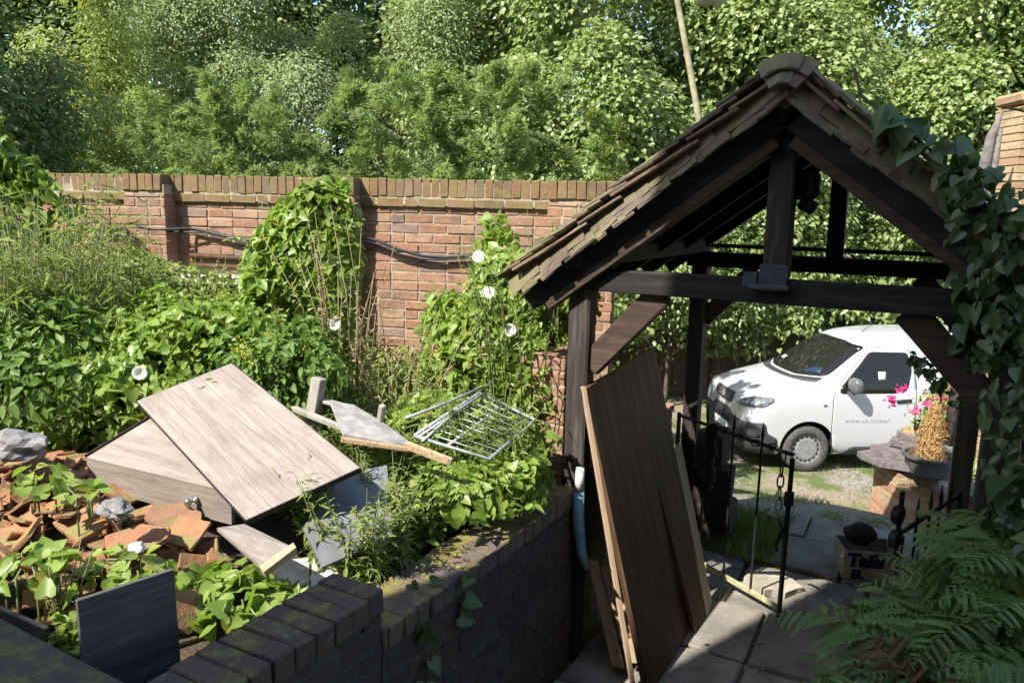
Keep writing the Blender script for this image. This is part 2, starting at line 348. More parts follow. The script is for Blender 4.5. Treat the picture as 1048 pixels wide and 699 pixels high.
def m_ground():
    m, nt = new_mat('earth_gravel_and_grass'); v = coords(nt)
    sp = nt.nodes.new('ShaderNodeSeparateXYZ'); nt.links.new(v, sp.inputs[0])
    vo = N(nt, 'ShaderNodeTexVoronoi', Scale=38.); nt.links.new(v, vo.inputs['Vector'])
    g = ramp(nt, vo.outputs['Color'], [(.1, (.12, .108, .092)), (.5, (.225, .205, .175)), (.9, (.33, .305, .265))])
    g = mixc(nt, ramp(nt, noise(nt, 1.3, 5, .6, v), [(.4, (0, 0, 0)), (.62, (.75, .75, .75))]), g, (.24, .18, .105))
    gr = mixc(nt, noise(nt, 40, 3, .6, v), (.05, .09, .02), (.15, .17, .06))
    f = ramp(nt, noise(nt, 1.1, 7, .75, v), [(.485, (0, 0, 0)), (.57, (1, 1, 1))])
    c = mixc(nt, f, g, gr)
    soil = mixc(nt, noise(nt, 9, 6, .7, v), (.035, .026, .018), (.12, .09, .06))
    c = mixc(nt, maprange(nt, sp.outputs[2], .3, .5), c, soil)
    finish(nt, c, .95, math_(nt, 'ADD', vo.outputs['Distance'], noise(nt, 30, 5, .7, v)), .6, .02, .15); return m
xs = np.unique(np.round(np.concatenate([np.arange(-90, -14, 4), np.arange(-14, -8, .5), np.arange(-8, 2.4, .1), np.arange(2.4, 8, .6), np.arange(8, 90, 4), [-1.6, -1.66, -1.56]]), 3))
ys = np.unique(np.round(np.concatenate([np.arange(-60, -4, 4), np.arange(-4, 0, .5), np.arange(0, 12.6, .1), np.arange(12.6, 24, .5), np.arange(24, 120, 4)]), 3))
structure(grid_mesh('ground', xs, ys, ground_z, m_ground()))
# flagstone path through the gate
mb = MB(); y = 1.6
while y < 6.25:
    dy = rnd.uniform(.5, .72); x = -1.5
    while x < .38:
        dx = min(rnd.uniform(.42, .85), .4 - x)
        if .4 - x - dx < .3: dx = .4 - x
        cy = y + dy / 2; cx = x + dx / 2
        mb.box((cx, cy, gz(cx, cy) + .012 + rnd.uniform(-.006, .006)), (dx - .022, dy - .022, .06), Euler((rnd.uniform(-.008, .008), rnd.uniform(-.008, .008), rnd.uniform(-.01, .01))).to_matrix(), 0, .009, .003)
        x += dx
    y += dy
structure(mb.build('path', MT['flag']))
# ------------------------------------------------------------------ brick walls, laid brick by brick
def lay(mb, L, z0, z1, T, x0=0, y0=0, skip=None, ch=.005, header=.16, h=.075, step=None):
    z = z0; row = 0
    while z < z1 - .02:
        hh = min(h, z1 - z) - .01
        x = x0 - (0 if row % 2 else .1125)
        while x < x0 + L:
            l = .1025 if rnd.random() < header * 1 else .215
            a, b = max(x, x0), min(x + l, x0 + L)
            if b - a > .03 and not (skip and skip((a + b) / 2, z + hh / 2)):
                mb.box(((a + b) / 2, y0 + rnd.uniform(-.002, .002), z + hh / 2), (b - a, T + rnd.uniform(-.003, .006), hh), Euler((0, 0, rnd.uniform(-.008, .008))).to_matrix(), 0, ch, .0032)
            x += l + .01
        z += h; row += 1
def soldiers(mb, L, z, hgt, T, x0=0, y0=0, w=.065, ch=.0035):
    x = x0
    while x < x0 + L - .02:
        ww = min(w, x0 + L - x)
        mb.box((x + ww / 2, y0 + rnd.uniform(-.004, .004), z + hgt / 2 + rnd.uniform(-.003, .003)), (ww, T + rnd.uniform(-.005, .005), hgt), Euler((rnd.uniform(-.012, .012), rnd.uniform(-.012, .012), rnd.uniform(-.012, .012))).to_matrix(), 0, ch, .0025)
        x += w + .005
wang = math.atan2(WD.y, WD.x)
gw = thing('garden_wall', 'long old red brick garden wall with mossy brick on edge coping behind the weeds', 'brick wall', (W0.x, W0.y, 0), wang)
WL = 4.76; X0 = -2.6; zc = 2.495
hole = lambda x, z: 1.28 < x < 1.92 and 1.86 < z < 2.02
mb = MB(); lay(mb, WL - X0, .5, zc - .085, .215, X0, .12, hole); mb.build('brickwork', MT['brick'], gw)
mb = MB(); mb.box((X0 + (WL - X0) / 2, .12, (zc + .38) / 2), (WL - X0 - .012, .203, zc - .4 - .02)); mb.build('mortar', MT['mortar'], gw)
mb = MB(); lay(mb, WL - X0, zc - .075, zc, .265, X0, .12); soldiers(mb, WL - X0, zc + .004, .133, .27, X0, .12); mb.build('coping', MT['coping'], gw)
mb = MB(); mb.box((X0 + (WL - X0) / 2, .12, zc + .025), (WL - X0 - .01, .258, .17)); mb.build('mortar', MT['mortar'], gw)
for a, b in ((.79, 1.16), (2.40, 2.78), (4.27, 4.76)):
    mb = MB(); lay(mb, b - a, .5, zc - .01, .155, a, -.055, header=.6); mb.build('pilaster', MT['brick'], gw); mb = MB(); soldiers(mb, b - a, zc + .006, .130, .165, a, -.062); mb.build('pilaster_cap', MT['coping'], gw)
    mb = MB(); mb.box(((a + b) / 2, -.055, 1.45), (b - a - .012, .147, 2.2)); mb.build('mortar', MT['mortar'], gw)
mb = MB(); mb.box((1.6, .075, 1.94), (.62, .1, .15)); o = mb.build('vent', MT['ventdark'], gw)  # dark panel stands in for the shade inside the vent opening
mb = MB(); mb.tube([(1.28, .0, 1.985), (1.92, .0, 1.975)], .022); mb.tube([(1.28, .0, 1.905), (1.92, .0, 1.90)], .02); mb.build('vent_rail', MT['brownboard'], gw)
mb = MB(); mb.box((1.55, -.04, 1.80), (.62, .16, .07), ch=.01); mb.box((1.86, -.05, 1.66), (.16, .12, .24), ch=.01); mb.build('sill', MT['white'], gw)
# cable along the wall
pts = [(86, 235), (104, 235), (122, 234), (141, 232), (150, 233.5), (159, 235), (176, 235), (193, 234), (210, 236.5), (227, 241), (242, 244), (256, 246.5), (285, 249), (320, 250), (355, 243), (376, 244), (388, 247), (409, 256), (433, 262), (454, 263.5), (479, 262), (520, 262)]
def on_wall(u, v, off):
    r = ray(u, v); p0 = Vector((W0.x, W0.y, 0)) + Vector((WN.x, WN.y, 0)) * off; n = Vector((WN.x, WN.y, 0))
    return EYE + r * ((p0 - EYE).dot(n) / r.dot(n))
mb = MB(); coff = lambda u: .125 if 134 < u < 188 or 333 < u < 372 else .035
mb.tube([on_wall(u, v, coff(u)) for u, v in pts], .013, 8)
mb.tube([on_wall(u, v + 3 + 1.2 * math.sin(u * .05), coff(u) + .002) for u, v in pts[:4] + pts[8:]], .008, 6)
tag(mb.build('cable', MT['cable'], smooth=True), 'slack black cable strung along the red brick garden wall', 'cable')
# retaining wall beside the path
rw = thing('retaining_wall', 'low dark brick retaining wall with a stepped top beside the path', 'brick wall', (-1.615, 3.52, 0), -math.pi / 2)
mb = MB(); lay(mb, 1.6, -.02, .925, .2); lay(mb, 2.2, -.02, 1.075, .2, 1.6); mb.build('brickwork', MT['darkbrick'], rw)
mb = MB(); mb.box((.8, 0, .45), (1.59, .194, .93)); mb.box((2.7, 0, .52), (2.19, .195, 1.08)); mb.build('mortar', MT['darkmortar'], rw)
mb = MB(); soldiers(mb, 1.6, .915, .085, .225, 0, 0, .078, .005); o = mb.build('coping', MT['darkcap'], rw)
mb = MB(); soldiers(mb, 2.2, 1.065, .085, .225, 1.6, 0, .078, .005); mb.build('raised_coping', MT['shadecap'], rw)  # darker than the lower coping: its shade is put into the brick colour
# pier at the near left
pr = thing('stone_capped_pier', 'dark pier with a mossy flat stone cap at the lower left corner', 'pier', (-2.02, .75, 0))
mb = MB(); lay(mb, .46, -.02, 1.06, .78, -.23, 0); mb.build('brickwork', MT['darkbrick'], pr)
mb = MB(); mb.box((0, 0, .53), (.455, .774, 1.05)); mb.build('mortar', MT['darkmortar'], pr)
mb = MB(); mb.box((-.12, 0, 1.105), (.78, .86, .08), Euler((0, 0, -.03)).to_matrix(), 0, .012, .006); mb.build('cap_stone', m_brick('mossy_stone_cap', [(0, (.085, .075, .068))], .2, .5, (.07, .065, .025)), pr)
# flank walls of the gate
fw_ = thing('flank_wall', 'short red brick wall rising beside the left front post of the gate', 'brick wall', (-1.80, 3.74, 0), math.pi / 2)
mb = MB(); lay(mb, .34, -.02, 1.65, .2, header=.5); lay(mb, 1.7, -.02, .95, .2, .4); mb.build('brickwork', MT['brick'], fw_)
mb = MB(); mb.box((.17, 0, .8), (.33, .194, 1.66)); mb.box((1.2, 0, .45), (1.75, .194, .94)); mb.build('mortar', MT['mortar'], fw_)
fw2 = thing('flank_wall', 'shaded brick wall behind the ferns on the right side of the gate', 'brick wall', (.52, 3.74, 0), math.pi / 2)
mb = MB(); lay(mb, 2.3, -.02, 1.36, .2, header=.5); mb.build('brickwork', MT['brick'], fw2)
mb = MB(); mb.box((1.15, 0, .66), (2.29, .18, 1.36)); mb.build('mortar', MT['mortar'], fw2)
# little brick stub beside the rear left post
st = thing('gate_stub_pier', 'squat dark weathered block beside the iron gate hinge', 'pier', (-1.28, 5.62, 0))
mb = MB()
for k, (w, h) in enumerate(((.3, .3), (.28, .28), (.2, .26))): mb.box((-.02 * k, 0, .15 + .28 * k), (w, .3 - .02 * k, h), Euler((0, 0, rnd.uniform(-.1, .1))).to_matrix(), 0, .02, .012)
mb.build('block', MT['log'], st)
# ------------------------------------------------------------------ lychgate
lg = thing('lychgate', 'dark timber lychgate with a steep tiled gable roof over the path', 'lychgate', (-.61, 3.6, 0))
XL, XR, YB = -.95, .94, 2.2
def part(name, m, fn, parent=lg, **kw):
    mb = MB(); fn(mb); return mb.build(name, m, parent, **kw)
def post(x, y, z1, w, mat, dx=0):
    part('post', mat, lambda b: b.beam((x, y, -.02), (x + dx, y, z1), w, w, upv=(0, 1, 0), ch=.008, jit=.004))
postm = m_wood('brown_oak_gatepost', [(.03, .02, .014), (.065, .042, .03), (.15, .11, .085)], 2)
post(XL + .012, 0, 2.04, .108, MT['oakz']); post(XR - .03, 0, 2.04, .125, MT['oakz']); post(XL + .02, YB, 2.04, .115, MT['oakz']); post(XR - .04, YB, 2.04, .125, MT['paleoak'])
for y, zz in ((0, 2.078), (YB, 2.09)):
    part('tie_beam', MT['oak'], lambda b: b.box((0, y, zz), (2.06, .115, .112), None, 0, .008, .004))
    part('king_post', MT['oakz'], lambda b: b.box((-.01, y - .002, (zz + .057 + 2.84) / 2), (.108, .108, 2.84 - zz - .057), Euler((0, -.012, 0)).to_matrix(), 0, .007, .003))
    for s in (-1, 1):
        part('brace', MT['oakb'], lambda b: b.beam((s * .895, y + .004, 1.635), (s * .53, y + .004, 2.035), .062, .125, ch=.008, jit=.004))
for x in (XL, XR - .03): part('wall_plate', MT['oaky'], lambda b: b.box((x, YB / 2, 2.19), (.1, 2.5, .1), None, 0, .008))
part('ridge_beam', MT['oaky'], lambda b: b.box((-.01, YB / 2 + .04, 2.86), (.05, 2.55, .12), None, 0, .006))
part('collar_rail', MT['oaky'], lambda b: (b.box((.0, YB + .09, 2.19), (2.0, .03, .03), None, 0, .004)))
part('bracket', MT['bluegrey'], lambda b: (b.box((-.01, -.066, 2.15), (.12, .012, .10)), b.box((-.02, -.085, 2.10), (.17, .05, .022), ch=.004), b.box((-.11, -.064, 2.13), (.06, .010, .07))))
part('corbel', MT['oak'], lambda b: (b.box((.075, .07, 2.55), (.11, .09, .13), None, 0, .02), b.box((.09, .07, 2.46), (.07, .08, .06), Euler((0, .5, 0)).to_matrix(), 0, .01)))
RZ, EZ, EX = 3.05, 2.075, 1.32
for s in (-1, 1):
    sd = Vector((s * EX, 0, EZ - RZ)); SL = sd.length; sd.normalize(); nn = Vector((s * (RZ - EZ), 0, EX)).normalized()
    M = Matrix((sd, Vector((0, 1, 0)), sd.cross(Vector((0, 1, 0))))).transposed()
    for y in (-.015, .55, 1.1, 1.65, 2.2):
        dep = .15 if y < 0 else .1
        a = Vector((s * .02, y, RZ)) + nn * (-.10 - dep / 2 + (0 if y < 0 else .02)); b_ = a + sd * (SL - .08)
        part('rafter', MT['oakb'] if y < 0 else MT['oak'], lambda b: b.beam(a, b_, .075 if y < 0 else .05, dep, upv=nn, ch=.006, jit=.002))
    def boards(b):
        t = .02
        while t < SL - .05:
            c = Vector((0, 1.08, RZ)) + sd * (t + .07) + nn * -.085; b.box(c, (.148, 2.38, .018), M, 0, .002, .002); t += .158
    part('roof_boarding', MT['oaky'], boards)
    def tiles(b):
        k = 0; t = SL + .02
        while t > .16:
            y = -.12 + (.0 if k % 2 else .08)
            while y < 2.26:
                e = rnd.uniform(-.008, .012)
                Mt = M @ Euler((rnd.uniform(-.03, .03), .075 + rnd.uniform(-.03, .03), rnd.uniform(-.03, .03))).to_matrix()
                c = Vector((0, y, RZ)) + sd * (t - .12) + nn * (-.035 + e); b.box(c, (.25, .158, .014), Mt, 0, .003, .002)
                y += .165
            t -= .105; k += 1
    part('roof_tiles', MT['tile'], tiles)
    def verge(b):
        t = SL - .0; k = 0
        while t > .11:
            ta = 1.12 + rnd.uniform(-.06, .06)
            q = Vector((0, -math.cos(ta), 0)) - nn * math.sin(ta)
            up_ = q.cross(sd); up_ = up_ if up_.y < 0 else -up_
            Mt = Matrix((sd, q, sd.cross(q))).transposed() @ Euler((rnd.uniform(-.05, .05), .06 * (1 if sd.cross(q).y < 0 else -1) + rnd.uniform(-.03, .03), rnd.uniform(-.05, .05))).to_matrix()
            c = Vector((0, -.13, RZ)) + sd * (t - .07) + nn * -.01 + q * (.058 + rnd.uniform(-.008, .008)) + Vector((0, -.004 * (k % 2), .0))
            b.box(c, (.13 + rnd.uniform(-.03, .02), .10 + rnd.uniform(-.008, .008), .010), Mt, 0, .003, .004); b.box(c + q * (.058 + rnd.uniform(-.008, .008)) - nn * .004 - sd * .04, (.12 + rnd.uniform(-.03, .02), .045 + rnd.uniform(-.008, .008), .010), Mt @ Euler((rnd.uniform(-.03, .03), 0, rnd.uniform(-.04, .04))).to_matrix(), 0, .003, .004)
            c2 = Vector((0, -.10, RZ)) + sd * (t - .05) + nn * (.004 + rnd.uniform(-.006, .008)); b.box(c2, (.17, .15, .013), M @ Euler((.12, .10, rnd.uniform(-.06, .06))).to_matrix(), 0, .003, .003)
            t -= .074; k += 1
    part('verge_tiles', MT['vergetile'], verge)
    part('bargeboard', MT['oak'], lambda b: b.beam(Vector((0, -.095, RZ)) + nn * -.165, Vector((0, -.095, RZ)) + nn * -.165 + sd * (SL - .02), .028, .11, upv=nn, ch=.004))
    part('rafter_sun_strip', MT['oakb'], lambda b: b.beam(Vector((0, -.085, RZ)) + nn * -.245 + sd * .22, Vector((0, -.085, RZ)) + nn * -.245 + sd * (SL - .10), .05, .05, upv=nn, ch=.004))  # lighter oak strip put in as the sunlit lower edge of the rafter
    part('verge_fillet', MT['darkmortar'], lambda b: b.beam(Vector((0, -.09, RZ)) + nn * -.09, Vector((0, -.09, RZ)) + nn * -.07 + sd * SL, .08, .08, upv=nn, ch=.01))
def ridge(b):
    y = -.15; k = 0
    while y < 2.1:
        n = 9; ro = .09; vs = []; fs = []
        for yy in (y, y + .32):
            for rr in (ro, ro - .016):
                for i in range(n):
                    a = R(20) + R(140) * i / (n - 1); vs.append((rr * math.cos(a) * (1.06 if yy == y else 1), yy, RZ - .085 + rr * math.sin(a)))
        for i in range(n - 1):
            fs += [(i, i + 1, 2 * n + i + 1, 2 * n + i), (n + i, n + i + 1, 3 * n + i + 1, 3 * n + i), (i, i + 1, n + i + 1, n + i), (2 * n + i, 2 * n + i + 1, 3 * n + i + 1, 3 * n + i)]
        fs += [(0, n, 3 * n, 2 * n), (n - 1, 2 * n - 1, 4 * n - 1, 3 * n - 1)]
        b.add([(x, yy, z + .004 * (k % 2) + rnd.uniform(-.002, .002)) for x, yy, z in vs], fs); y += .318; k += 1
part('ridge_tiles', MT['tile'], ridge)
def bonnet(b):
    for j, (rad, ln, yy) in enumerate(((.165, .085, -.195), (.105, .08, -.215))):
        for k_ in range(-3 + j, 4 - j):
            a_ = R(11 if j == 0 else 16) * k_ + rnd.uniform(-.03, .03); dr = Vector((math.sin(a_), 0, math.cos(a_))); tg = Vector((math.cos(a_), 0, -math.sin(a_)))
            dv = (dr * .8 + Vector((0, .6, 0))).normalized(); Mt = Matrix((tg, dv, tg.cross(dv))).transposed()
            b.box(Vector((0, yy + rnd.uniform(-.006, .006), RZ - .165)) + dr * (rad - .02), (.058, ln, .012), Mt, 0, .003, .003)
    b.box((0, -.15, RZ - .12), (.13, .06, .13), Euler((0, R(45), 0)).to_matrix(), 0, .02)
part('ridge_bonnet', MT['vergetile'], bonnet)
# ------------------------------------------------------------------ iron gates
def gate_leaf(a, b, label, zt=1.07, lean=0, bars=(.36, .62, .8), extra=False):
    a = Vector(a); b = Vector(b); L = (b - a).length; ang = math.atan2(b.y - a.y, b.x - a.x)
    g = thing('iron_gate', label, 'iron gate', a, ang)
    M = Matrix.Identity(3)
    mb = MB(); mb.tube([(0, 0, zt), (L * .5, 0, zt - .004), (L, 0, zt - .01)], .0125, 8); mb.build('top_rail', MT['iron'], g)
    mb = MB(); mb.beam((0, 0, .13), (L, 0, .11), .012, .035, ch=.002); mb.build('bottom_rail', MT['iron'] if not extra else MT['palegate'], g)
    for x, top in ((0, zt + .02), (L, zt - .03)):
        mb = MB(); mb.beam((x, 0, .03), (x, 0, top), .022, .022, upv=(0, 1, 0), ch=.002); mb.build('stile', MT['iron'], g)
    for t in bars:
        mb = MB(); mb.tube([(L * t, 0, .12), (L * t, 0, zt + .03)], .0075, 6); mb.tube([(L * t, 0, zt + .02), (L * t, 0, zt + .05), (L * t, 0, zt + .13)], [.0075, .011, .001], 6); mb.build('bar', MT['iron'], g)
    return g, L
MT['palegate'] = m_plain('flaking_cream_rail', (.50, .47, .27), .8, .35, 25, .3)
g1, L1 = gate_leaf((-1.42, 5.02, 0), (-.61, 4.55, 0), 'black iron gate leaf with a cream bottom rail, standing open ajar beside the leaning boards', bars=(.28, .52, .76), extra=True)
mb = MB(); mb.box((L1 + .012, -.016, .80), (.035, .05, .09), ch=.004); mb.build('latch_box', MT['iron'], g1)
mb = MB(); mb.tube([(L1 - .13, 0, .63), (L1 - .12, -.02, .665), (L1 - .04, -.02, .66), (L1 - .01, -.02, .60), (L1 - .05, -.02, .49), (L1 - .04, -.02, .46)], .011, 8); mb.build('handle', MT['iron'], g1, smooth=True)
g2, L2 = gate_leaf((.26, 4.98, 0), (-.01, 4.22, 0), 'black iron gate leaf with short spikes half buried in ferns on the right', zt=.86, bars=(.2, .38, .56, .78))
mb = MB()
for z in (.93, .80): mb.lathe([(0, -.02), (.045, -.02), (.05, -.012), (.05, .012), (.045, .02), (0, .02)], (L2, -.03, z), 16, Euler((R(90), 0, 0)).to_matrix())
mb.beam((L2, -.02, .7), (L2, -.02, 1.06), .03, .02, upv=(0, 1, 0)); mb.build('latch', MT['iron'], g2)
# chain on the left leaf
def chain(mb, pts, ln=.052, w=.019, r=.0052):
    for i in range(len(pts) - 1):
        a = Vector(pts[i]); b = Vector(pts[i + 1]); d = (b - a).normalized(); u = d.orthogonal().normalized(); u = Matrix.Rotation((i % 2) * math.pi / 2 + .3, 3, d) @ u
        c = (a + b) / 2; half = (b - a).length * .62
        loop = []
        for k in range(12):
            t = 2 * math.pi * k / 12; loop.append(c + d * (math.cos(t) * half + .0) + u * math.sin(t) * w)
        n = 5; vs = []; w2 = d.cross(u)
        for k, p in enumerate(loop):
            tang = (loop[(k + 1) % 12] - loop[k - 1]).normalized(); s1 = tang.cross(w2).normalized()
            vs += [p + (s1 * math.cos(2 * math.pi * q / n) + w2 * math.sin(2 * math.pi * q / n)) * r for q in range(n)]
        mb.add(vs, [(k * n + q, k * n + (q + 1) % n, ((k + 1) % 12) * n + (q + 1) % n, ((k + 1) % 12) * n + q) for k in range(12) for q in range(n)])
gp = lambda t, z, off=-.02: Vector((-1.42 + (.81) * t - .5 * off * -1 * 0, 5.02 - .47 * t + off, z))
mb = MB(); P = [gp(.93, 1.06 - .07 * i) for i in range(6)]; chain(mb, P)
P = [gp(.42 + .066 * i, 1.085 - .02 * math.sin(i * .4), -.025) for i in range(8)]; chain(mb, P)
tag(mb.build('chain', MT['chain'], smooth=True), 'heavy steel chain looped along the gate rail and hanging near its free end', 'chain')
mb = MB(); pts = []; rs = []
for i in range(22):
    pts.append(gp(.335 + .012 * math.sin(i * .9), 1.10 - .022 * i, -.03)); rs.append(.034 + .008 * math.sin(i * 2.3) + (.006 if i < 3 else 0))
rs[0] = .02; rs[-1] = .022
mb.tube(pts, rs, 10); chain(mb, [gp(.33, .63 - .05 * i, -.03) for i in range(5)], .05, .012, .004)
tag(mb.build('sleeved_chain', MT['rubber'], smooth=True), 'black fabric sleeved chain lock hanging over the gate rail', 'chain lock')
# ================================================================== WHITE VAN
VX = Vector((math.cos(R(33.5)), math.sin(R(33.5)), 0)); VY = Vector((-VX.y, VX.x, 0))
vo = Vector((-1.36, 11.45, -1.2)) - VX * .93 + VY * .93
van = thing('van', 'white panel van parked on the gravel drive beyond the gate', 'van', vo, math.atan2(VX.y, VX.x))
T = dict(x=[0, .05, .18, .45, .92, 1.12, 1.72, 2.0, 2.6, 4.6, 4.88, 4.95],
         zt=[.96, 1.05, 1.14, 1.23, 1.34, 1.44, 1.88, 1.96, 2.01, 2.01, 1.97, 1.90],
         we=[.62, .73, .81, .84, .85, .82, .735, .73, .73, .73, .71, .66],
         wsh=[.72, .84, .92, .95, .955, .96, .96, .96, .96, .96, .95, .90],
         zsh=[.82, .88, .95, 1.04, 1.13, 1.18, 1.20, 1.20, 1.20, 1.20, 1.18, 1.15],
         w=[.74, .86, .93, .96, .97, .97, .97, .97, .97, .97, .955, .90],
         zb=[.30, .25, .22, .20, .20, .20, .20, .20, .20, .22, .26, .34],
         de=[.05, .05, .05, .05, .06, .07, .075, .085, .09, .09, .09, .09])
def sec(x):
    q = {k: float(np.interp(x, T['x'], T[k])) for k in T}
    zm = .62
    return [(0, q['zb']), (.75 * q['w'], q['zb']), (.985 * q['w'], q['zb'] + .05), (q['w'], zm), (q['wsh'], q['zsh']), (q['we'], q['zt'] - q['de']), (q['we'] * .6, q['zt'] - .015), (0, q['zt'])]
bm = bmesh.new(); rings = []
stx = [0, .05, .18, .45, .92, 1.12, 1.42, 1.72, 2.0, 2.6, 3.3, 4.0, 4.6, 4.88, 4.95]
for x in stx:
    s = sec(x); ring = [bm.verts.new((x, -y, z)) for y, z in s] + [bm.verts.new((x, y, z)) for y, z in s[-2:0:-1]]
    rings.append(ring)
n = len(rings[0])
for a, b in zip(rings, rings[1:]):
    for k in range(n): bm.faces.new((a[k], a[(k + 1) % n], b[(k + 1) % n], b[k]))
bm.faces.new(rings[0]); bm.faces.new(rings[-1][::-1])
bmesh.ops.recalc_face_normals(bm, faces=bm.faces)
me = bpy.data.meshes.new('body'); bm.to_mesh(me); bm.free()
body = link('body', me, [MT['paint'], MT['seam']], van); subsurf(body, 3); bake(body)
bvh_bm = bmesh.new(); bvh_bm.from_mesh(body.data); BV = BVHTree.FromBMesh(bvh_bm); bvh_bm.free()
# wheel arches
for x in (.93, 4.2):
    for s in (-1, 1):
        mb = MB(); mb.lathe([(0, -.24), (.405, -.24), (.405, .24), (0, .24)], (x, s * .96, .36), 40, Euler((R(90), 0, 0)).to_matrix())
        cut = mb.build('cutter', [MT['seam']]); cut.parent = van
        m = body.modifiers.new('b', 'BOOLEAN'); m.object = cut; m.operation = 'DIFFERENCE'; m.solver = 'EXACT'
        bake(body); bpy.data.objects.remove(cut)
# black arch liners: faces deep inside the arches take the second slot
for p in body.data.polygons:
    c = p.center
    for x in (.93, 4.2):
        if math.hypot(c.x - x, c.z - .36) < .412 and abs(c.y) < .935: p.material_index = 1
body.data.polygons.foreach_set('use_smooth', [True] * len(body.data.polygons))
try: body.data.set_sharp_from_angle(angle=R(38))
except Exception: pass
def patch(name, outline, mapf, off, mat, step=.05, parent=van, rim=.012):
    """a panel shaped by outline (a,b) that follows the body skin; off metres proud of it, with a rim turned in"""
    P = [Vector((float(a), float(b))) for a, b in outline]; dense = []
    for i, p in enumerate(P):
        q = P[(i + 1) % len(P)]; k = max(1, int((q - p).length / step)); dense += [p.lerp(q, j / k) for j in range(k)]
    nb = len(dense); a0 = min(p.x for p in P); a1 = max(p.x for p in P); b0 = min(p.y for p in P); b1 = max(p.y for p in P)
    ins = []
    def inside(pt):
        c = False; j = nb - 1
        for i in range(nb):
            p, q = dense[i], dense[j]
            if (p.y > pt.y) != (q.y > pt.y) and pt.x < (q.x - p.x) * (pt.y - p.y) / (q.y - p.y) + p.x: c = not c
            j = i
        return c
    for a in np.arange(a0 + step / 2, a1, step):
        for b in np.arange(b0 + step / 2, b1, step):
            p = Vector((float(a), float(b)))
            if inside(p) and min((p - d).length for d in dense) > step * .45: ins.append(p)
    pts = dense + ins
    vs, es, fs, *_ = delaunay_2d_cdt(pts, [], [list(range(nb))], 1, 1e-5)
    top = []; low = []
    for p in vs:
        o, d = mapf(p.x, p.y); d = d.normalized(); hit = BV.ray_cast(o, d)
        if hit[0] is None: h = o + d * 1.0; nn = -d
        else: h, nn = hit[0], hit[1]
        if nn.dot(d) > 0: nn = -nn
        top.append(h + nn * off); low.append(h - nn * rim)
    mb = MB(); k = len(vs)
    bnd = {}
    for f in fs:
        for i in range(len(f)):
            e = (f[i], f[(i + 1) % len(f)])
            if (e[1], e[0]) in bnd: del bnd[(e[1], e[0])]
            else: bnd[e] = 1
    mb.add(top + low, list(fs) + [(e[1], e[0], k + e[0], k + e[1]) for e in bnd])
    o = mb.build(name, mat, parent); ns = len(fs)
    o.data.polygons.foreach_set('use_smooth', [i < ns for i in range(len(o.data.polygons))]); return o
side = lambda a, b: (Vector((a, -2, b)), Vector((0, 1, 0)))
front = lambda a, b: (Vector((-1, a, b)), Vector((1, 0, 0)))
def cyl(a, b):
    c = Vector((.9, 0, b)); d = Vector((math.cos(a), math.sin(a), 0)); return c - d * 3, d      # a>0 : towards the visible side
def rounded(pts, r=.06, k=4):
    out = []; n = len(pts)
    for i in range(n):
        p, a, b = Vector(pts[i]), Vector(pts[i - 1]), Vector(pts[(i + 1) % n])
        ra = min(r, (a - p).length * .45); rb = min(r, (b - p).length * .45); s = p + (a - p).normalized() * ra; e = p + (b - p).normalized() * rb
        for j in range(k + 1):
            t = j / k; out.append(s * (1 - t) ** 2 + p * 2 * t * (1 - t) + e * t ** 2)
    return out
def ring_line(name, outline, w, mapf, off, mat, parent=van):
    """thin dark shut line following an outline on the body"""
    P = [Vector((float(a), float(b))) for a, b in outline]; pts = []
    for i, p in enumerate(P):
        q = P[(i + 1) % len(P)]; k = max(1, int((q - p).length / .05))
        for j in range(k):
            t = p.lerp(q, j / k); o, d = mapf(t.x, t.y); h = BV.ray_cast(o, d.normalized()); 
            if h[0] is not None: pts.append(h[0] + h[1] * off)
    mb = MB(); mb.tube(pts + pts[:1], w, 5); return mb.build(name, mat, parent)
patch('windscreen', rounded([(-.80, 1.38), (-.4, 1.34), (.4, 1.34), (.80, 1.38), (.665, 1.80), (.3, 1.835), (-.3, 1.835), (-.665, 1.80)], .05), front, .004, MT['glass'])
patch('cowl', rounded([(-.82, 1.30), (.82, 1.30), (.80, 1.365), (.4, 1.325), (-.4, 1.325), (-.80, 1.365)], .02), front, .003, MT['darkplastic'])
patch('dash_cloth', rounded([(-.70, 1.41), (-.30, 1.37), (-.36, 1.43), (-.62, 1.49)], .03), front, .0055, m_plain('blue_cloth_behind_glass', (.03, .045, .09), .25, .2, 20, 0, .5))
patch('permit', rounded([(.42, 1.42), (.55, 1.42), (.55, 1.46), (.42, 1.46)], .01), front, .0055, MT['paper'])
door = patch('door', rounded([(1.30, .36), (1.26, .62), (1.26, 1.12), (1.38, 1.32), (1.86, 1.80), (2.44, 1.80), (2.50, 1.3), (2.50, .30), (1.40, .28)], .07), side, .004, MT['paint'])
ring_line('door_gap', rounded([(1.30, .36), (1.26, .62), (1.26, 1.12), (1.38, 1.32), (1.86, 1.80), (2.44, 1.80), (2.50, 1.3), (2.50, .30), (1.40, .28)], .07), .0045, side, .002, MT['seam'])
patch('side_window', rounded([(1.36, 1.16), (1.36, 1.24), (1.84, 1.735), (2.40, 1.735), (2.44, 1.5), (2.36, 1.21), (2.2, 1.17)], .06), side, .008, MT['glass'], parent=door)
patch('window_note', [(1.93, 1.36), (2.04, 1.36), (2.04, 1.47), (1.93, 1.47)], side, .0105, MT['paper'], parent=door)
patch('door_handle', rounded([(2.20, 1.03), (2.42, 1.05), (2.42, 1.095), (2.20, 1.075)], .02), side, .022, MT['seam'], parent=door, step=.03)
patch('sill_trim', rounded([(1.42, .27), (2.48, .27), (2.48, .40), (1.6, .39)], .03), side, .012, MT['darkplastic'])
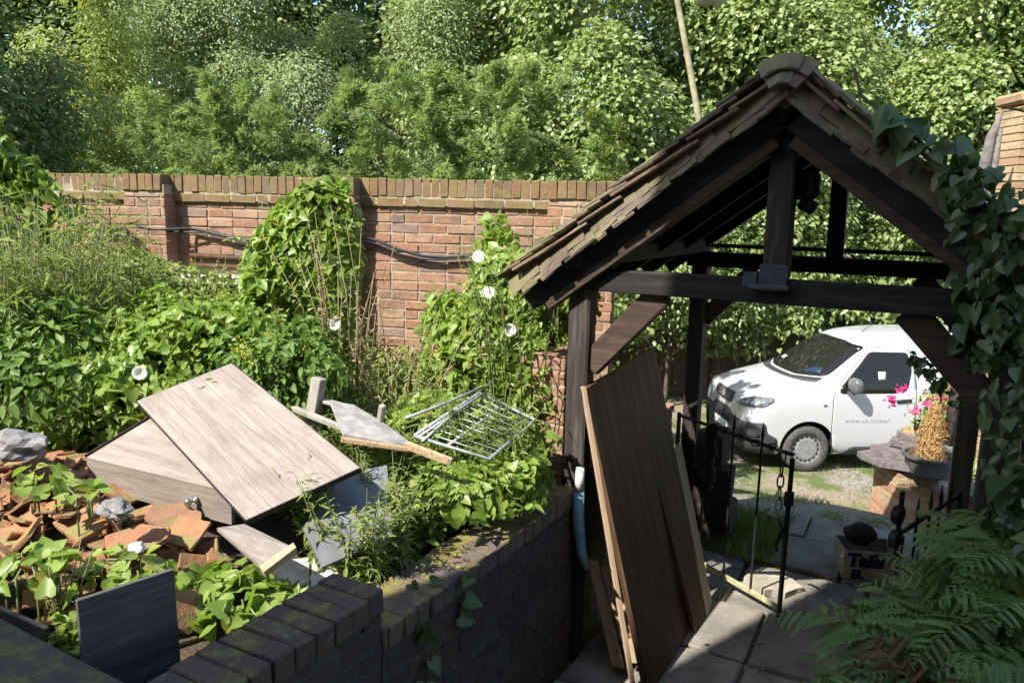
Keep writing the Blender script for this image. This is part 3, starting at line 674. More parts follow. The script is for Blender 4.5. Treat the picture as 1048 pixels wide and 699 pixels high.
patch('side_blinker', rounded([(1.12, .98), (1.17, .98), (1.17, 1.01), (1.12, 1.01)], .01), side, .006, MT['mirror'], step=.02)
ring_line('swage_line', [(1.28, .55), (2.5, .60), (4.4, .60), (2.5, .605)], .003, side, -.001, MT['paint'])
patch('bumper', rounded([(-1.12, .255), (1.12, .255), (1.16, .50), (1.02, .58), (1.0, .73), (.42, .715), (.3, .80), (-.3, .80), (-.42, .715), (-1.0, .73)], .05), cyl, .010, MT['darkplastic'], .06)
patch('air_intake', rounded([(-.36, .60), (.36, .60), (.34, .67), (-.34, .67)], .02), cyl, .016, MT['rubber'], .05)
for s in (-1, 1): patch('fog_recess', rounded([(s * .55, .50), (s * .95, .52), (s * .93, .59), (s * .6, .585)], .03), cyl, .015, MT['rubber'], .05)
patch('grille', rounded([(-.36, .93), (-.3, .885), (.3, .885), (.36, .93), (.40, 1.03), (-.40, 1.03)], .04), cyl, .006, MT['darkplastic'], .05)
patch('grille_surround', rounded([(-.38, .925), (-.3, .865), (.3, .865), (.38, .925), (.43, 1.045), (-.43, 1.045)], .05), cyl, .003, MT['lampglass'], .05)
bd = MB()
for z in (.925, .96, .995): bd.tube([BV.ray_cast(*[q for q in cyl(a, z)])[0] + Vector((-.012, 0, 0)) for a in np.linspace(-.33, .33, 9)], .006, 5)
bd.build('grille_bar', MT['lampglass'], van)
# raised lion-like emblem: a plain upright silver badge
patch('badge', rounded([(-.035, .91), (.035, .91), (.05, .98), (.02, 1.015), (-.04, 1.0)], .02), cyl, .02, MT['hub'], .02)
for s in (-1, 1):
    hl = patch('headlight', rounded([(s * .52, .93), (s * .95, .945), (s * 1.08, 1.03), (s * 1.07, 1.085), (s * .80, 1.08), (s * .62, 1.01)], .03), cyl, .006, MT['lampblack'], .04)
    patch('reflector', rounded([(s * .60, .95), (s * .74, .955), (s * .76, 1.03), (s * .66, 1.0)], .02), cyl, .009, MT['lampglass'], .03, parent=hl)
    patch('reflector', rounded([(s * .78, .96), (s * .93, .965), (s * 1.0, 1.04), (s * .80, 1.055)], .02), cyl, .009, MT['lampglass'], .03, parent=hl)
patch('number_plate', [(-.26, .455), (.26, .455), (.26, .565), (-.26, .565)], front, .022, MT['plate'], .05)
def wheel(x, s):
    w = thing('wheel', '', ''); del w['label'], w['category']; w.parent = van; w.location = (x, s * .84, .343); w.rotation_euler = (R(90) * (1 if s < 0 else -1), 0, 0)
    mb = MB(); mb.lathe([(.215, -.10), (.26, -.108), (.315, -.105), (.337, -.085), (.343, -.06), (.343, .06), (.337, .085), (.315, .105), (.26, .108), (.215, .10), (.215, -.10)], n=48); mb.build('tyre', MT['rubtyre'], w, smooth=True)
    mb = MB(); mb.lathe([(.0, .085), (.05, .088), (.075, .082), (.13, .092), (.165, .085), (.19, .07), (.205, .085), (.222, .09), (.222, .06), (.0, .04)], n=48)
    nf0 = len(mb.f)
    for k in range(16):
        a = 2 * math.pi * k / 16; mb.box((.178 * math.cos(a), .178 * math.sin(a), .079), (.034, .034, .014), Matrix.Rotation(a, 3, 'Z'), 1, .003)
    hc = mb.build('hubcap', [MT['hub'], MT['seam']], w); hc.data.polygons.foreach_set('use_smooth', [i < nf0 for i in range(len(hc.data.polygons))]); return w
MT['rubtyre'] = m_plain('dusty_tyre', (.10, .098, .09), .9, .25, 25, .3)
for x in (.93, 4.2):
    for s in (-1, 1): wheel(x, s)
mb = MB(); mb.box((0, 0, 0), (.17, .27, .23), None, 0, .055); mi = mb.build('mirror', MT['mirror'], van); mi.location = (1.50, -1.07, 1.31); subsurf(mi, 2); bake(mi)
mb = MB(); mb.beam((1.50, -1.05, 1.19), (1.48, -.90, 1.17), .05, .05); mb.build('mirror_arm', MT['mirror'], van)
mb = MB(); mb.tube([(1.95, -.15, 1.88), (2.1, -.15, 2.0), (2.25, -.15, 2.10)], [.007, .005, .003], 6); mb.build('antenna', MT['rubber'], van)
def on_front(y, z, off): h = BV.ray_cast(Vector((-1, y, z)), Vector((1, 0, 0))); return h[0] + h[1] * off
mb = MB(); mb.tube([on_front(y, z, .018) for y, z in ((-.62, 1.36), (-.4, 1.385), (-.2, 1.40), (.05, 1.405))], .009, 5); mb.tube([on_front(y, z, .018) for y, z in ((.05, 1.345), (.3, 1.37), (.5, 1.385), (.66, 1.415))], .009, 5); mb.build('wiper', MT['rubber'], van)
cu = bpy.data.curves.new('lettering', 'FONT'); cu.body = 'www.uk.isswor'; cu.size = .088; cu.extrude = .002; cu.space_character = 1.22
to = bpy.data.objects.new('lettering_src', cu); COL.objects.link(to)
bpy.context.view_layer.update(); dg = bpy.context.evaluated_depsgraph_get()
tm = bpy.data.meshes.new_from_object(to.evaluated_get(dg)); bpy.data.objects.remove(to)
yy = BV.ray_cast(Vector((1.9, -2, .80)), Vector((0, 1, 0)))[0].y
for v in tm.vertices:
    h = BV.ray_cast(Vector((1.45 + v.co.x, -2, .75 + v.co.y)), Vector((0, 1, 0)))[0]; v.co = Vector((1.45 + v.co.x, h.y - .0055 - v.co.z, .75 + v.co.y))
link('lettering', tm, MT['ink'], van)
# ================================================================== BOARDS, RUBBLE, SMALL THINGS
def frame_M(x, nrm):
    x = Vector(x).normalized(); n = Vector(nrm); n = (n - x * n.dot(x)).normalized(); return Matrix((x, n.cross(x), n)).transposed()
def placed(o, c, M): o.matrix_world = Matrix.Translation(Vector(c)) @ M.to_4x4(); return o
# two pale wood panels (grain along local x)
k = 1.0
A, B, C_, D = at_d(237, 372, 3.78), at_d(368, 478, 3.01), at_d(140, 410, 3.62), at_d(252, 532, 2.86)
def quad_panel(name, label, cat, P, t, mats, edge=None):
    A, B, C, D = [Vector(p) for p in P]; c = (A + B + C + D) / 4; x = ((B - A) + (D - C)).normalized(); n = x.cross((A - C) + (B - D)).normalized()
    if n.z < 0: n = -n
    M = frame_M(x, n); Mi = M.transposed(); loc = [Mi @ (p - c) for p in (A, B, D, C)]
    poly = [(p.x, p.y) for p in loc]
    if (poly[1][0] - poly[0][0]) * (poly[2][1] - poly[0][1]) - (poly[1][1] - poly[0][1]) * (poly[2][0] - poly[0][0]) < 0: poly = poly[::-1]
    return c, M, poly
c, M, poly = quad_panel('p', '', '', (A, B, C_, D), .02, None)
pn = thing('wood_panel', 'upper pale wood effect panel lying tilted on top of the rubbish heap', 'wood panel'); placed(pn, c, M)
mb = MB(); nseg = 5
ys_ = sorted(p[1] for p in poly)
mb.prism(poly, -.018, 0); o = mb.build('board', MT['panel'], pn)
mb = MB()
for t in (.22, .42, .63, .82):
    a = Vector(poly[0]).lerp(Vector(poly[3]), t); b = Vector(poly[1]).lerp(Vector(poly[2]), t); mb.beam((a.x, a.y, .0002), (b.x, b.y, .0002), .0022, .0016, ch=0)
mb.build('groove', MT['grooveline'] if 'grooveline' in MT else m_plain('plank_joint', (.22, .155, .125), .8, .2, 20, 0), pn)
mb = MB(); pp = [Vector(p) for p in poly]
for i in range(4):
    a, b = pp[i], pp[(i + 1) % 4]; mid = (a + b) / 2; outd = mid.normalized() * .0025
    mb.beam((a.x + outd.x, a.y + outd.y, -.012), (b.x + outd.x, b.y + outd.y, -.012), .003, .022, ch=0)
mb.build('edge_band', MT['paneledge'], pn)
# lower panel: cabinet carcass below
PN = M.col[2]; PC = c - PN * .045
def on_pl(u, v): r = ray(u, v); return EYE + r * ((PC - EYE).dot(PN) / r.dot(PN))
A2, B2, C2, D2 = on_pl(154, 428), on_pl(300, 462), on_pl(88, 468), on_pl(236, 504)
c2, M2, poly2 = quad_panel('p', '', '', (A2, B2, C2, D2), .02, None)
cb = thing('cabinet', 'pale wood cabinet door with a silver knob half hidden under the upper panel', 'cabinet'); placed(cb, c2, M2)
mb = MB(); mb.prism(poly2, -.02, 0); mb.build('top_board', MT['panel'], cb)
q = [Vector(p) for p in poly2]; i0 = min(range(4), key=lambda i: (lambda w_: w_.dot(UP) / w_.dot(FW) + .35 * w_.dot(RT) / w_.dot(FW))(M2 @ Vector((*((q[i] + q[(i + 1) % 4]) / 2), 0)) + c2 - EYE))
a, b = q[i0], q[(i0 + 1) % 4]; nrm2 = ((a + b) / 2).normalized()
mb = MB()
ex = [(a.x, a.y, -.005), (b.x, b.y, -.005), (b.x + nrm2.x * .05, b.y + nrm2.y * .05, -.14), (a.x + nrm2.x * .05, a.y + nrm2.y * .05, -.14)]
mb.slab(ex, .018); mb.build('front_board', MT['panel'], cb)
mb = MB(); i1 = (i0 + 1) % 4
for i in range(4):
    if i == i0: continue
    a_, b_ = q[i], q[(i + 1) % 4]; od = ((a_ + b_) / 2).normalized() * .004; mb.beam((a_.x + od.x, a_.y + od.y, -.006), (b_.x + od.x, b_.y + od.y, -.006), .006, .035, ch=0)
mb.build('edge_band', MT['paneledge'], cb)
fm = (Vector(ex[0]) * .22 + Vector(ex[1]) * .78) if (M2 @ Vector(ex[1]) + c2).x > (M2 @ Vector(ex[0]) + c2).x else (Vector(ex[0]) * .78 + Vector(ex[1]) * .22)
fn = Vector((nrm2.x, nrm2.y, .35)).normalized(); kn = fm + Vector((nrm2.x * .028, nrm2.y * .028, -.06))
mb = MB(); Mk = frame_M(fn.orthogonal(), fn); mb.lathe([(0, 0), (.018, 0), (.018, .004), (.006, .008), (.006, .02), (.015, .026), (.019, .034), (.017, .042), (.009, .047), (0, .048)], kn, 20, Mk); mb.build('knob', MT['chrome'] if 'chrome' in MT else m_plain('brushed_chrome', (.55, .55, .54), .28, .15, 30, 0, .5, .9), cb, smooth=True)
# boards under the panel
def flat(name, label, cat, pts, t, mat, group=None):
    pts = [Vector(p) for p in pts]; o = sum(pts, Vector()) / len(pts); mb = MB(); mb.slab([p - o for p in pts], t); ob = mb.build(name, mat); ob.location = o; return tag(ob, label, cat, group)
flat('narrow_board', 'narrow pale board sticking out from under the cabinet toward the wall', 'board', [at_d(250, 536, 2.86), at_d(296, 558, 2.74), at_d(266, 578, 2.66), at_d(222, 540, 2.8)], .015, MT['panel'])
flat('drawer_lip', 'small pale wooden lip leaning below the upper panel corner', 'board', [at_d(300, 555, 2.72), at_d(303, 560, 2.70), at_d(270, 585, 2.62), at_d(265, 579, 2.64)], .03, MT['paleboard'])
flat('grey_sheet', 'grey sheet propped beneath the upper panel behind the tall weed', 'board', [at_d(396, 476, 3.35), at_d(402, 548, 3.0), at_d(330, 580, 2.85), at_d(310, 540, 2.95), at_d(345, 486, 3.25)], .012, m_plain('blue_grey_sheet', (.20, .205, .21), .6, .15, 8, .1))
flat('white_scrap', 'crumpled white board scrap on the left, just behind the stepped wall', 'board scrap', [at_z(284, 574, 1.05), at_z(316, 570, 1.07), at_z(316, 604, 1.0), at_z(282, 600, 1.0)], .012, MT['whiteboard'])
flat('white_scrap', 'bright white folded scrap touching the corner of the stepped wall', 'board scrap', [at_z(320, 571, 1.07), at_z(362, 574, 1.03), at_z(366, 594, 1.0), at_z(318, 605, 1.0)], .012, MT['clothwhite'])
# stub post and broken boards behind
mb = MB(); mb.beam((0, 0, -.12), (.05, .03, .20), .06, .05, upv=(0, 1, 0), ch=.004); o = mb.build('short_post', MT['greywood']); o.location = at_d(315, 428, 3.75); tag(o, 'short grey timber stub standing up behind the upper panel', 'wooden post')
mb = MB(); mb.beam((-.03, .02, -.06), (.01, 0, .075), .03, .03, upv=(0, 1, 0)); o = mb.build('wooden_peg', MT['greywood']); o.location = at_d(390, 430, 3.6); tag(o, 'tiny grey wooden peg beside the broken chipboard', 'wooden peg')
bb = thing('broken_board', 'broken grey chipboard with a raw splintered orange edge in the weeds', 'broken board')
mb = MB(); mb.slab([at_d(338, 410, 3.7), at_d(362, 414, 3.72), at_d(395, 434, 3.6), at_d(425, 456, 3.45), at_d(402, 454, 3.4), at_d(352, 444, 3.4)], .016); mb.build('face', MT['greyboard'], bb)
mb = MB(); mb.beam(at_d(349, 450, 3.38), at_d(420, 460, 3.36), .02, .028, jit=.004); mb.beam(at_d(415, 455, 3.36), at_d(462, 472, 3.28), .025, .035, jit=.006); mb.build('raw_edge', MT['chipedge'], bb)
mb = MB(); mb.beam(at_d(300, 418, 3.7), at_d(356, 440, 3.55), .03, .03, jit=.004); mb.beam(at_d(330, 410, 3.75), at_d(352, 416, 3.7), .05, .02); o = mb.build('timber_offcut', MT['greywood']); tag(o, 'grey timber offcut lying between the stub post and the broken chipboard', 'timber offcut')
# dark grey boards standing at the left
def standing(p0, p1, z0, z1, t, label):
    p0 = Vector((*p0, 0)); p1 = Vector((*p1, 0)); L = (p1 - p0).length
    mb = MB(); mb.box((0, 0, (z1 - z0) / 2), (L, t, z1 - z0), Euler((-.05, 0, 0)).to_matrix(), 0, .002)
    o = mb.build('grey_board', MT['slate_board']); o.location = ((p0.x + p1.x) / 2, (p0.y + p1.y) / 2, z0); o.rotation_euler = (0, 0, math.atan2(p1.y - p0.y, p1.x - p0.x)); return tag(o, label, 'board')
standing((-2.035, 1.205), (-1.97, 1.475), .86, 1.285, .016, 'larger dark grey board standing upright between the rubble and the stepped wall')
standing((-2.62, .8), (-2.565, 1.355), .86, 1.15, .022, 'smaller dark grey board standing at the left edge beside the stone capped pier')
standing((-2.56, 1.23), (-2.26, 1.235), .86, 1.12, .016, 'low dark grey board edge just behind the stone capped pier')
# rock
def blob(name, mat, r, loc, sc, seed, label, cat, sub=3, amp=.28):
    bm = bmesh.new(); bmesh.ops.create_icosphere(bm, subdivisions=sub, radius=r); rr = random.Random(seed); ph = [rr.uniform(0, 6) for _ in range(9)]
    for v in bm.verts:
        d = v.co.normalized(); f = 1 + amp * (math.sin(d.x * 3 + ph[0]) * math.sin(d.y * 3.3 + ph[1]) + .6 * math.sin(d.z * 5 + ph[2] + d.x * 4) + .35 * math.sin(d.y * 9 + ph[3]) * math.sin(d.x * 8 + ph[4]))
        v.co = Vector((v.co.x * sc[0] * f, v.co.y * sc[1] * f, v.co.z * sc[2] * f))
    me = bpy.data.meshes.new(name); bm.to_mesh(me); bm.free(); o = link(name, me, mat); o.location = loc; return tag(o, label, cat)
blob('rock', MT['rock'], .12, at_d(18, 455, 3.3), (1.1, .8, .5), 3, 'grey lump of stone at the back left of the tile heap', 'rock')
blob('rock', MT['rock'], .055, at_d(118, 520, 2.75), (1.1, .8, .6), 5, 'dark stone lying among the broken tiles in the heap', 'rock')
blob('rock', MT['clothwhite'], .03, at_d(140, 560, 2.6), (1, .8, .5), 8, 'small pale pebble among the broken tiles', 'pebble', 2)
# broken roof tiles: seven shapes, copied
protos = []
for i in range(7):
    w, h = rnd.uniform(.13, .21), rnd.uniform(.10, .15); n = rnd.randint(4, 7); poly = []
    if i < 2: poly = [(-w / 2, -h / 2), (w / 2, -h / 2 + .004), (w / 2 - .004, h / 2), (-w / 2 + .01, h / 2 - .005)]
    else:
        for j in range(n):
            a = 2 * math.pi * (j + rnd.uniform(-.28, .28)) / n; poly.append((w * .56 * math.cos(a), h * .62 * math.sin(a)))
    bm = bmesh.new(); mb = MB(); mb.prism(poly, -.008, .008)
    me = bpy.data.meshes.new('roof_tile'); me.from_pydata(mb.v, [], mb.f); me.update(); bm.from_mesh(me)
    bmesh.ops.subdivide_edges(bm, edges=bm.edges, cuts=1); bmesh.ops.bevel(bm, geom=[e for e in bm.edges if e.is_boundary or e.calc_face_angle(0) > 1], offset=.0025, segments=1, affect='EDGES')
    for v in bm.verts: v.co.z += .9 * v.co.x ** 2; v.co += Vector((rnd.uniform(-.002, .002), rnd.uniform(-.002, .002), rnd.uniform(-.0015, .0015)))
    bm.to_mesh(me); bm.free(); me.materials.append(MT['rubtile']); protos.append(me)
big = [(105, 490, .32, (.9, .25, .6)), (90, 535, .27, (.3, .1, -.2)), (140, 555, .26, (.25, -.1, .1)), (128, 505, .2, (.2, .35, .9)), (178, 530, .19, (.3, .2, .4)), (60, 520, .22, (.5, -.1, .2)), (160, 575, .3, (.1, .1, -.25)), (190, 545, .2, (.5, .1, .2)), (40, 495, .26, (1.0, .3, .9)), (20, 545, .24, (.4, .2, -.3)), (200, 585, .2, (.9, .4, 1.2)), (190, 625, .22, (.9, .5, 1.3)), (15, 480, .22, (.15, .1, .3)), (60, 470, .24, (.12, .2, .1))]
lab_t = ['large rusty brown roof tile standing almost on edge in the tile heap', None]
nt_ = 0
def put_tile(me, loc, rot, sc, lab=None):
    global nt_
    o = bpy.data.objects.new('roof_tile', me); COL.objects.link(o); o.location = loc; o.rotation_euler = rot; o.scale = (sc,) * 3; nt_ += 1
    tag(o, lab or 'broken terracotta roof tile lying in the rubble heap', 'roof tile', 'broken roof tiles in the rubble heap'); return o
for (u, v, L, rot) in big:
    p = at_z(u, v, 1.16 if v < 560 else 1.06); put_tile(protos[rnd.randint(0, 6)], p, (rot[0], rot[1], rot[2]), L / .19)
for i in range(270):
    while True:
        x = rnd.uniform(-3.8, -2.2); y = rnd.uniform(1.25, 2.45)
        if y > 1.93 + .12 * (x + 2.4) * -1 * 0 and x > -3.05: continue
        if ((x + 2.98) / .8) ** 2 + ((y - 1.75) / .62) ** 2 < 1: break
    put_tile(protos[rnd.randint(0, 6)], (x, y, gz(x, y) + rnd.uniform(.0, .13)), (rnd.gauss(.1, .46), rnd.gauss(0, .44), rnd.uniform(0, 6.28)), rnd.choice((.3, .4, .5, .65, .8, 1.0)) * rnd.uniform(.85, 1.1))
# clothes airer
ai = thing('clothes_airer', 'collapsed grey metal clothes airer lying in the weeds', 'clothes airer')
Pf = lambda u, v, d: at_d(u, v, d)
a0, a1, a2, a3 = Pf(424, 446, 3.55), Pf(490, 402, 3.95), Pf(548, 430, 3.85), Pf(500, 470, 3.45)
mb = MB(); mb.tube([a0, a1, a2, a3, a0], .0085, 8); mb.tube([a0.lerp(a3, .06), a1.lerp(a2, .06)], .0075, 8); mb.tube([a0.lerp(a3, .45), a1.lerp(a2, .45)], .007, 8); mb.build('frame', MT['greymetal'], ai, smooth=True)
mb = MB()
for t in np.linspace(.1, .92, 9): mb.tube([a0.lerp(a1, t), a3.lerp(a2, t)], .0038, 6)
mb.build('rod', MT['greymetal'], ai, smooth=True)
mb = MB(); mb.tube([Pf(415, 428, 3.6), Pf(458, 412, 3.8), Pf(503, 392, 4.05)], .008, 8); mb.tube([Pf(432, 452, 3.5), Pf(468, 420, 3.75), Pf(500, 400, 3.95)], .007, 8); mb.build('leg', MT['greymetal'], ai, smooth=True)
mb = MB(); mb.box(Pf(466, 424, 3.72), (.05, .03, .03), Euler((.3, .2, .6)).to_matrix(), 0, .006); mb.build('hinge', MT['iron'], ai)
# boards leaning in the gate
def leaning(name, label, q, t, mat):
    A, B, C, D = [Vector(p) for p in q]          # top left, top right, bottom right, bottom left
    c = (A + B + C + D) / 4; z = ((A + B) - (C + D)).normalized(); n = z.cross(B - A).normalized()
    if n.dot(EYE - c) < 0: n = -n
    x = n.cross(z) * -1; M = Matrix((x, n, z)).transposed(); 
    if M.determinant() < 0: M = Matrix((-x, n, z)).transposed()
    L = [M.transposed() @ (p - c) for p in (A, B, C, D)]; mb = MB(); n_ = 4
    vs = [Vector((p.x, 0, p.z)) for p in L] + [Vector((p.x, -t, p.z)) for p in L]
    mb.add(vs, [(0, 1, 2, 3), (7, 6, 5, 4)] + [(i, (i + 1) % 4, 4 + (i + 1) % 4, 4 + i) for i in range(4)])
    o = mb.build(name, mat); placed(o, c, M); return tag(o, label, 'wooden board')
TL, TR, BR, BL = Vector((-1.46, 3.47, 1.545)), Vector((-1.475, 4.66, 1.60)), Vector((-.925, 4.36, .02)), Vector((-1.09, 3.42, .02))
mid = lambda a, b, t: a.lerp(b, t)
leaning('leaning_board', 'wide dark brown timber board leaning against the left front gate post', (TL, mid(TL, TR, .54), mid(BL, BR, .80), BL), .03, MT['brownboard'])
leaning('leaning_board', 'narrower dark brown board leaning close behind the wide board inside the gate', (mid(TL, TR, .56) + Vector((-.03, 0, -.02)), TR + Vector((-.03, 0, -.02)), BR + Vector((-.03, 0, 0)), mid(BL, BR, .74) + Vector((-.03, 0, 0))), .025, MT['brownboard'])
leaning('leaning_board', 'raw pale plank showing its lit edge behind the dark boards inside the gate', (Vector((-1.30, 4.55, .95)), Vector((-1.32, 4.75, .96)), Vector((-.965, 4.50, .02)), Vector((-.99, 4.32, .02))), .022, MT['paleboard'])
mb = MB()
for i in range(4):
    pass
o = leaning('edge_strip', 'thin pale wooden strip along the edge of the wide leaning board', (TL + Vector((-.012, -.014, .01)), TL + Vector((.0, -.001, .012)), BL + Vector((.0, -.002, .0)), BL + Vector((-.012, -.016, 0))), .03, MT['paleboard'])
o = leaning('pale_batten', 'pale split batten standing below the blue plastic in the gateway corner', (Vector((-1.43, 3.52, .62)), Vector((-1.38, 3.53, .62)), Vector((-1.20, 3.50, .10)), Vector((-1.26, 3.49, .10))), .025, MT['paleboard'])
o = leaning('pale_batten', 'second pale batten with a curved end tucked behind the wide leaning board', (Vector((-1.37, 3.56, .58)), Vector((-1.30, 3.60, .60)), Vector((-1.13, 3.55, .12)), Vector((-1.19, 3.53, .12))), .02, MT['paleboard'])
bp = thing('umbrella', 'furled pale blue plastic sheet with a white tip standing beside the left gate post', 'folded sheet')
mb = MB(); mb.tube([(-1.475, 3.475, 1.02), (-1.475, 3.475, .86), (-1.45, 3.475, .68), (-1.415, 3.475, .60)], [.026, .032, .026, .016], 10); mb.build('sheet', MT['bluepipe'], bp, smooth=True); bp.name = 'furled_sheet'
mb = MB(); mb.tube([(-1.475, 3.474, 1.13), (-1.475, 3.474, 1.01)], [.022, .027], 10); mb.build('tip', MT['clothwhite'], bp, smooth=True)
# planter pier, slates, pots, box
pp_ = at_z(925, 548, -.38); px, py = .08, 8.75
pl = thing('planter_pier', 'sunlit pale brick pier topped with slate beyond the gate', 'brick pier', (px, py, gz(px, py) - .05), .45)
mb = MB(); lay(mb, .70, 0, .72, .55, -.35, 0, header=.4); mb.build('brickwork', MT['palebrick'], pl)
mb = MB(); mb.box((0, 0, .36), (.69, .544, .71)); mb.build('mortar', MT['mortar'], pl)
zt_ = gz(px, py) + .67
def slab_poly(w, d, seed, n=17):
    rr = random.Random(seed); return [(w / 2 * math.cos(2 * math.pi * i / n) * rr.uniform(.8, 1.12), d / 2 * math.sin(2 * math.pi * i / n) * rr.uniform(.85, 1.25)) for i in range(n)]
for (dx, dy, dz, w, d, rz, lab, mt) in ((-.20, -.10, .02, .62, .6, .2, 'broad purple grey slate slab overhanging the planter pier', 'slate'), (-.16, .02, .075, .5, .5, 1.2, 'rippled slate slab second from bottom on the planter pier', 'slate'), (-.10, .16, .145, .36, .3, 2., 'dark thick slate piece near the top of the slate pile', 'slate'), (-.06, .22, .215, .34, .26, .4, 'purplish slate just below the yellow stone on the pier', 'slate'), (.0, .25, .265, .34, .2, .1, 'yellow sandstone flake crowning the slate pile', 'sandstone')):
    mb = MB(); w *= 1.18; d *= 1.18; mb.prism(slab_poly(w, d, int(w * 100 + rz * 10)), 0, .055 if dz < .1 else .06, Euler((rnd.uniform(-.05, .05), rnd.uniform(-.05, .05), rz)).to_matrix()); o = mb.build('slate_slab', MT[mt]); o.location = (px + dx - .01, py + dy, zt_ + dz); tag(o, lab, 'stone slab')
def pot(loc, r, h, label):
    t = thing('plant_pot', label, 'plant pot', loc)
    mb = MB(); mb.lathe([(0, 0), (r * .75, 0), (r * .95, h * .85), (r * 1.05, h * .86), (r * 1.06, h), (r * .95, h), (r * .93, h * .8)], n=28); mb.build('pot', MT['pot'], t, smooth=False)
    mb = MB(); mb.lathe([(0, h * .84), (r * .5, h * .85), (r * .94, h * .82)], n=20); mb.build('soil', MT['soil'], t); return t
p1 = Vector((.14, 8.42, zt_ + .03)); p2 = Vector((.30, 9.15, zt_ + .18)); p3 = Vector((.06, 8.92, zt_ + .26))
pot(p1, .235, .19, 'wide grey pot at the front edge of the planter pier'); pot(p2, .16, .2, 'rear pot behind the pink flowers on the pier'); pot(p3, .1, .16, 'small pot with pink flowers beside the slates')
mb = MB(); mb.box((.42, 8.75, zt_ - .05), (.75, .9, .12), Euler((0, 0, .45)).to_matrix(), 0, .02); o = mb.build('ledge_stone', MT['rock']); tag(o, 'grey stone ledge carrying the plant pots beside the pier', 'stone ledge')
bxp = Vector((-.22, 5.50, gz(-.22, 5.50) + .04))
bx = thing('cardboard_box', 'open cardboard box with blue handwriting on the shaded path', 'cardboard box', bxp, R(20))
W_, D_, H_ = .335, .25, .20
mb = MB()
for (cx, cy, sx, sy) in ((0, -D_ / 2, W_, .006), (0, D_ / 2, W_, .006), (-W_ / 2, 0, .006, D_ - .008), (W_ / 2, 0, .006, D_ - .008)): mb.box((cx, cy, H_ / 2), (sx, sy, H_))
mb.box((0, 0, .006), (W_ - .01, D_ - .01, .006)); mb.build('carton', MT['card'], bx)
def text_mesh(txt, size, name, mat, parent, loc, rot, bold=.003):
    cu = bpy.data.curves.new(name, 'FONT'); cu.body = txt; cu.size = size; cu.extrude = .0012; cu.offset = bold; cu.shear = .08
    t = bpy.data.objects.new(name + '_src', cu); COL.objects.link(t); bpy.context.view_layer.update()
    me = bpy.data.meshes.new_from_object(t.evaluated_get(bpy.context.evaluated_depsgraph_get())); bpy.data.objects.remove(t)
    o = link(name, me, mat, parent); o.location = loc; o.rotation_euler = rot; return o
text_mesh('Tails', .125, 'handwriting', MT['navyink'], bx, (-.15, -D_ / 2 - .0055, .095), (R(90), 0, 0), .006)
text_mesh('EL', .08, 'handwriting', MT['navyink'], bx, (-.12, -D_ / 2 - .0055, .012), (R(90), 0, 0), .004)
lo = blob('log', MT['log'], .10, bxp + Vector((-.05, .04, .25)), (1.0, 1.0, .75), 12, 'dark round log resting on the open cardboard box', 'log', 3, .12)
mb = MB(); mb.prism(slab_poly(.36, .26, 4), 0, .05); o = mb.build('broken_slab', MT['limestone']); o.location = (-.72, 4.95, .035); o.rotation_euler = (.05, .1, .6); tag(o, 'pale broken stone slab at the foot of the iron gate', 'stone')
# lamp post beyond the gate, lantern bowl over it
lp = thing('leaning_pole', 'tall leaning pale wooden pole rising behind the lychgate roof', 'pole', at_d(718, 130, 12.6))
b0 = Vector(lp.location); PQ = [at_d(u, v, 12.6) - b0 for u, v in ((688, -40), (693, 0), (705, 65), (715, 120), (719, 170), (712, 260), (707, 400))]; PQ.append(PQ[-1] + Vector((0, 0, -2.2)))
mb = MB(); mb.tube(PQ, [.045, .047, .05, .054, .057, .06, .065, .07], 12); mb.build('shaft', MT['palebark'], lp, smooth=True)
bl = at_d(728, 3, 12)
lt = thing('lantern', 'round street lantern hanging on a thin stem at the top edge', 'street lantern', bl)
mb = MB(); mb.lathe([(0, -.055), (.12, -.045), (.2, -.01), (.245, .04), (.24, .07), (.1, .16), (0, .18)], n=28); mb.build('bowl', MT['lampshade'], lt, smooth=True)
mb = MB(); mb.tube([(0, 0, .12), (0, 0, .42), tuple((at_d(700, -42, 12.3) - bl) * .5 + Vector((0, 0, .35))), tuple(at_d(688, -38, 12.6) - bl)], .025, 8); mb.build('bracket', MT['iron'], lt, smooth=True)
mb = MB(); mb.lathe([(0, -.11), (.03, -.1), (.035, -.05), (0, -.04)], n=12); mb.build('finial', MT['iron'], lt, smooth=True)
# tall orange brick pier at the right edge with a dead grey trunk beside it
sp_ = at_d(1045, 150, 7.6)
bpz = thing('brick_pier', 'tall sunlit orange brick pier at the right edge behind the ivy', 'brick pier', (sp_.x + .06, sp_.y, gz(sp_.x, sp_.y) - .05), .5)
topz = at_d(1035, 101, 7.6).z - bpz.location.z
mb = MB(); lay(mb, .46, 0, topz - .1, .44, -.23, 0, header=.4); mb.box((0, 0, topz - .03), (.5, .48, .11), None, 0, .03, .008); mb.build('brickwork', MT['orangebrick'], bpz)
mb = MB(); mb.box((0, 0, topz / 2 - .05), (.44, .42, topz - .12)); mb.build('mortar', MT['mortar'], bpz)
tb = at_d(1006, 180, 7.2); mb = MB(); mb.tube([(0, 0, -2.6), (.02, 0, -1), (0, 0, 0), (.03, 0, .35), (.09, .02, .58)], [.07, .06, .055, .045, .012], 10); mb.tube([(.04, -.05, -1), (.08, -.06, 0), (.10, -.04, .42)], [.035, .03, .012], 8)
o = mb.build('dead_tree', MT['greybark'], smooth=True); o.location = tb; tag(o, 'bare grey dead trunk beside the tall orange brick pier', 'tree trunk')
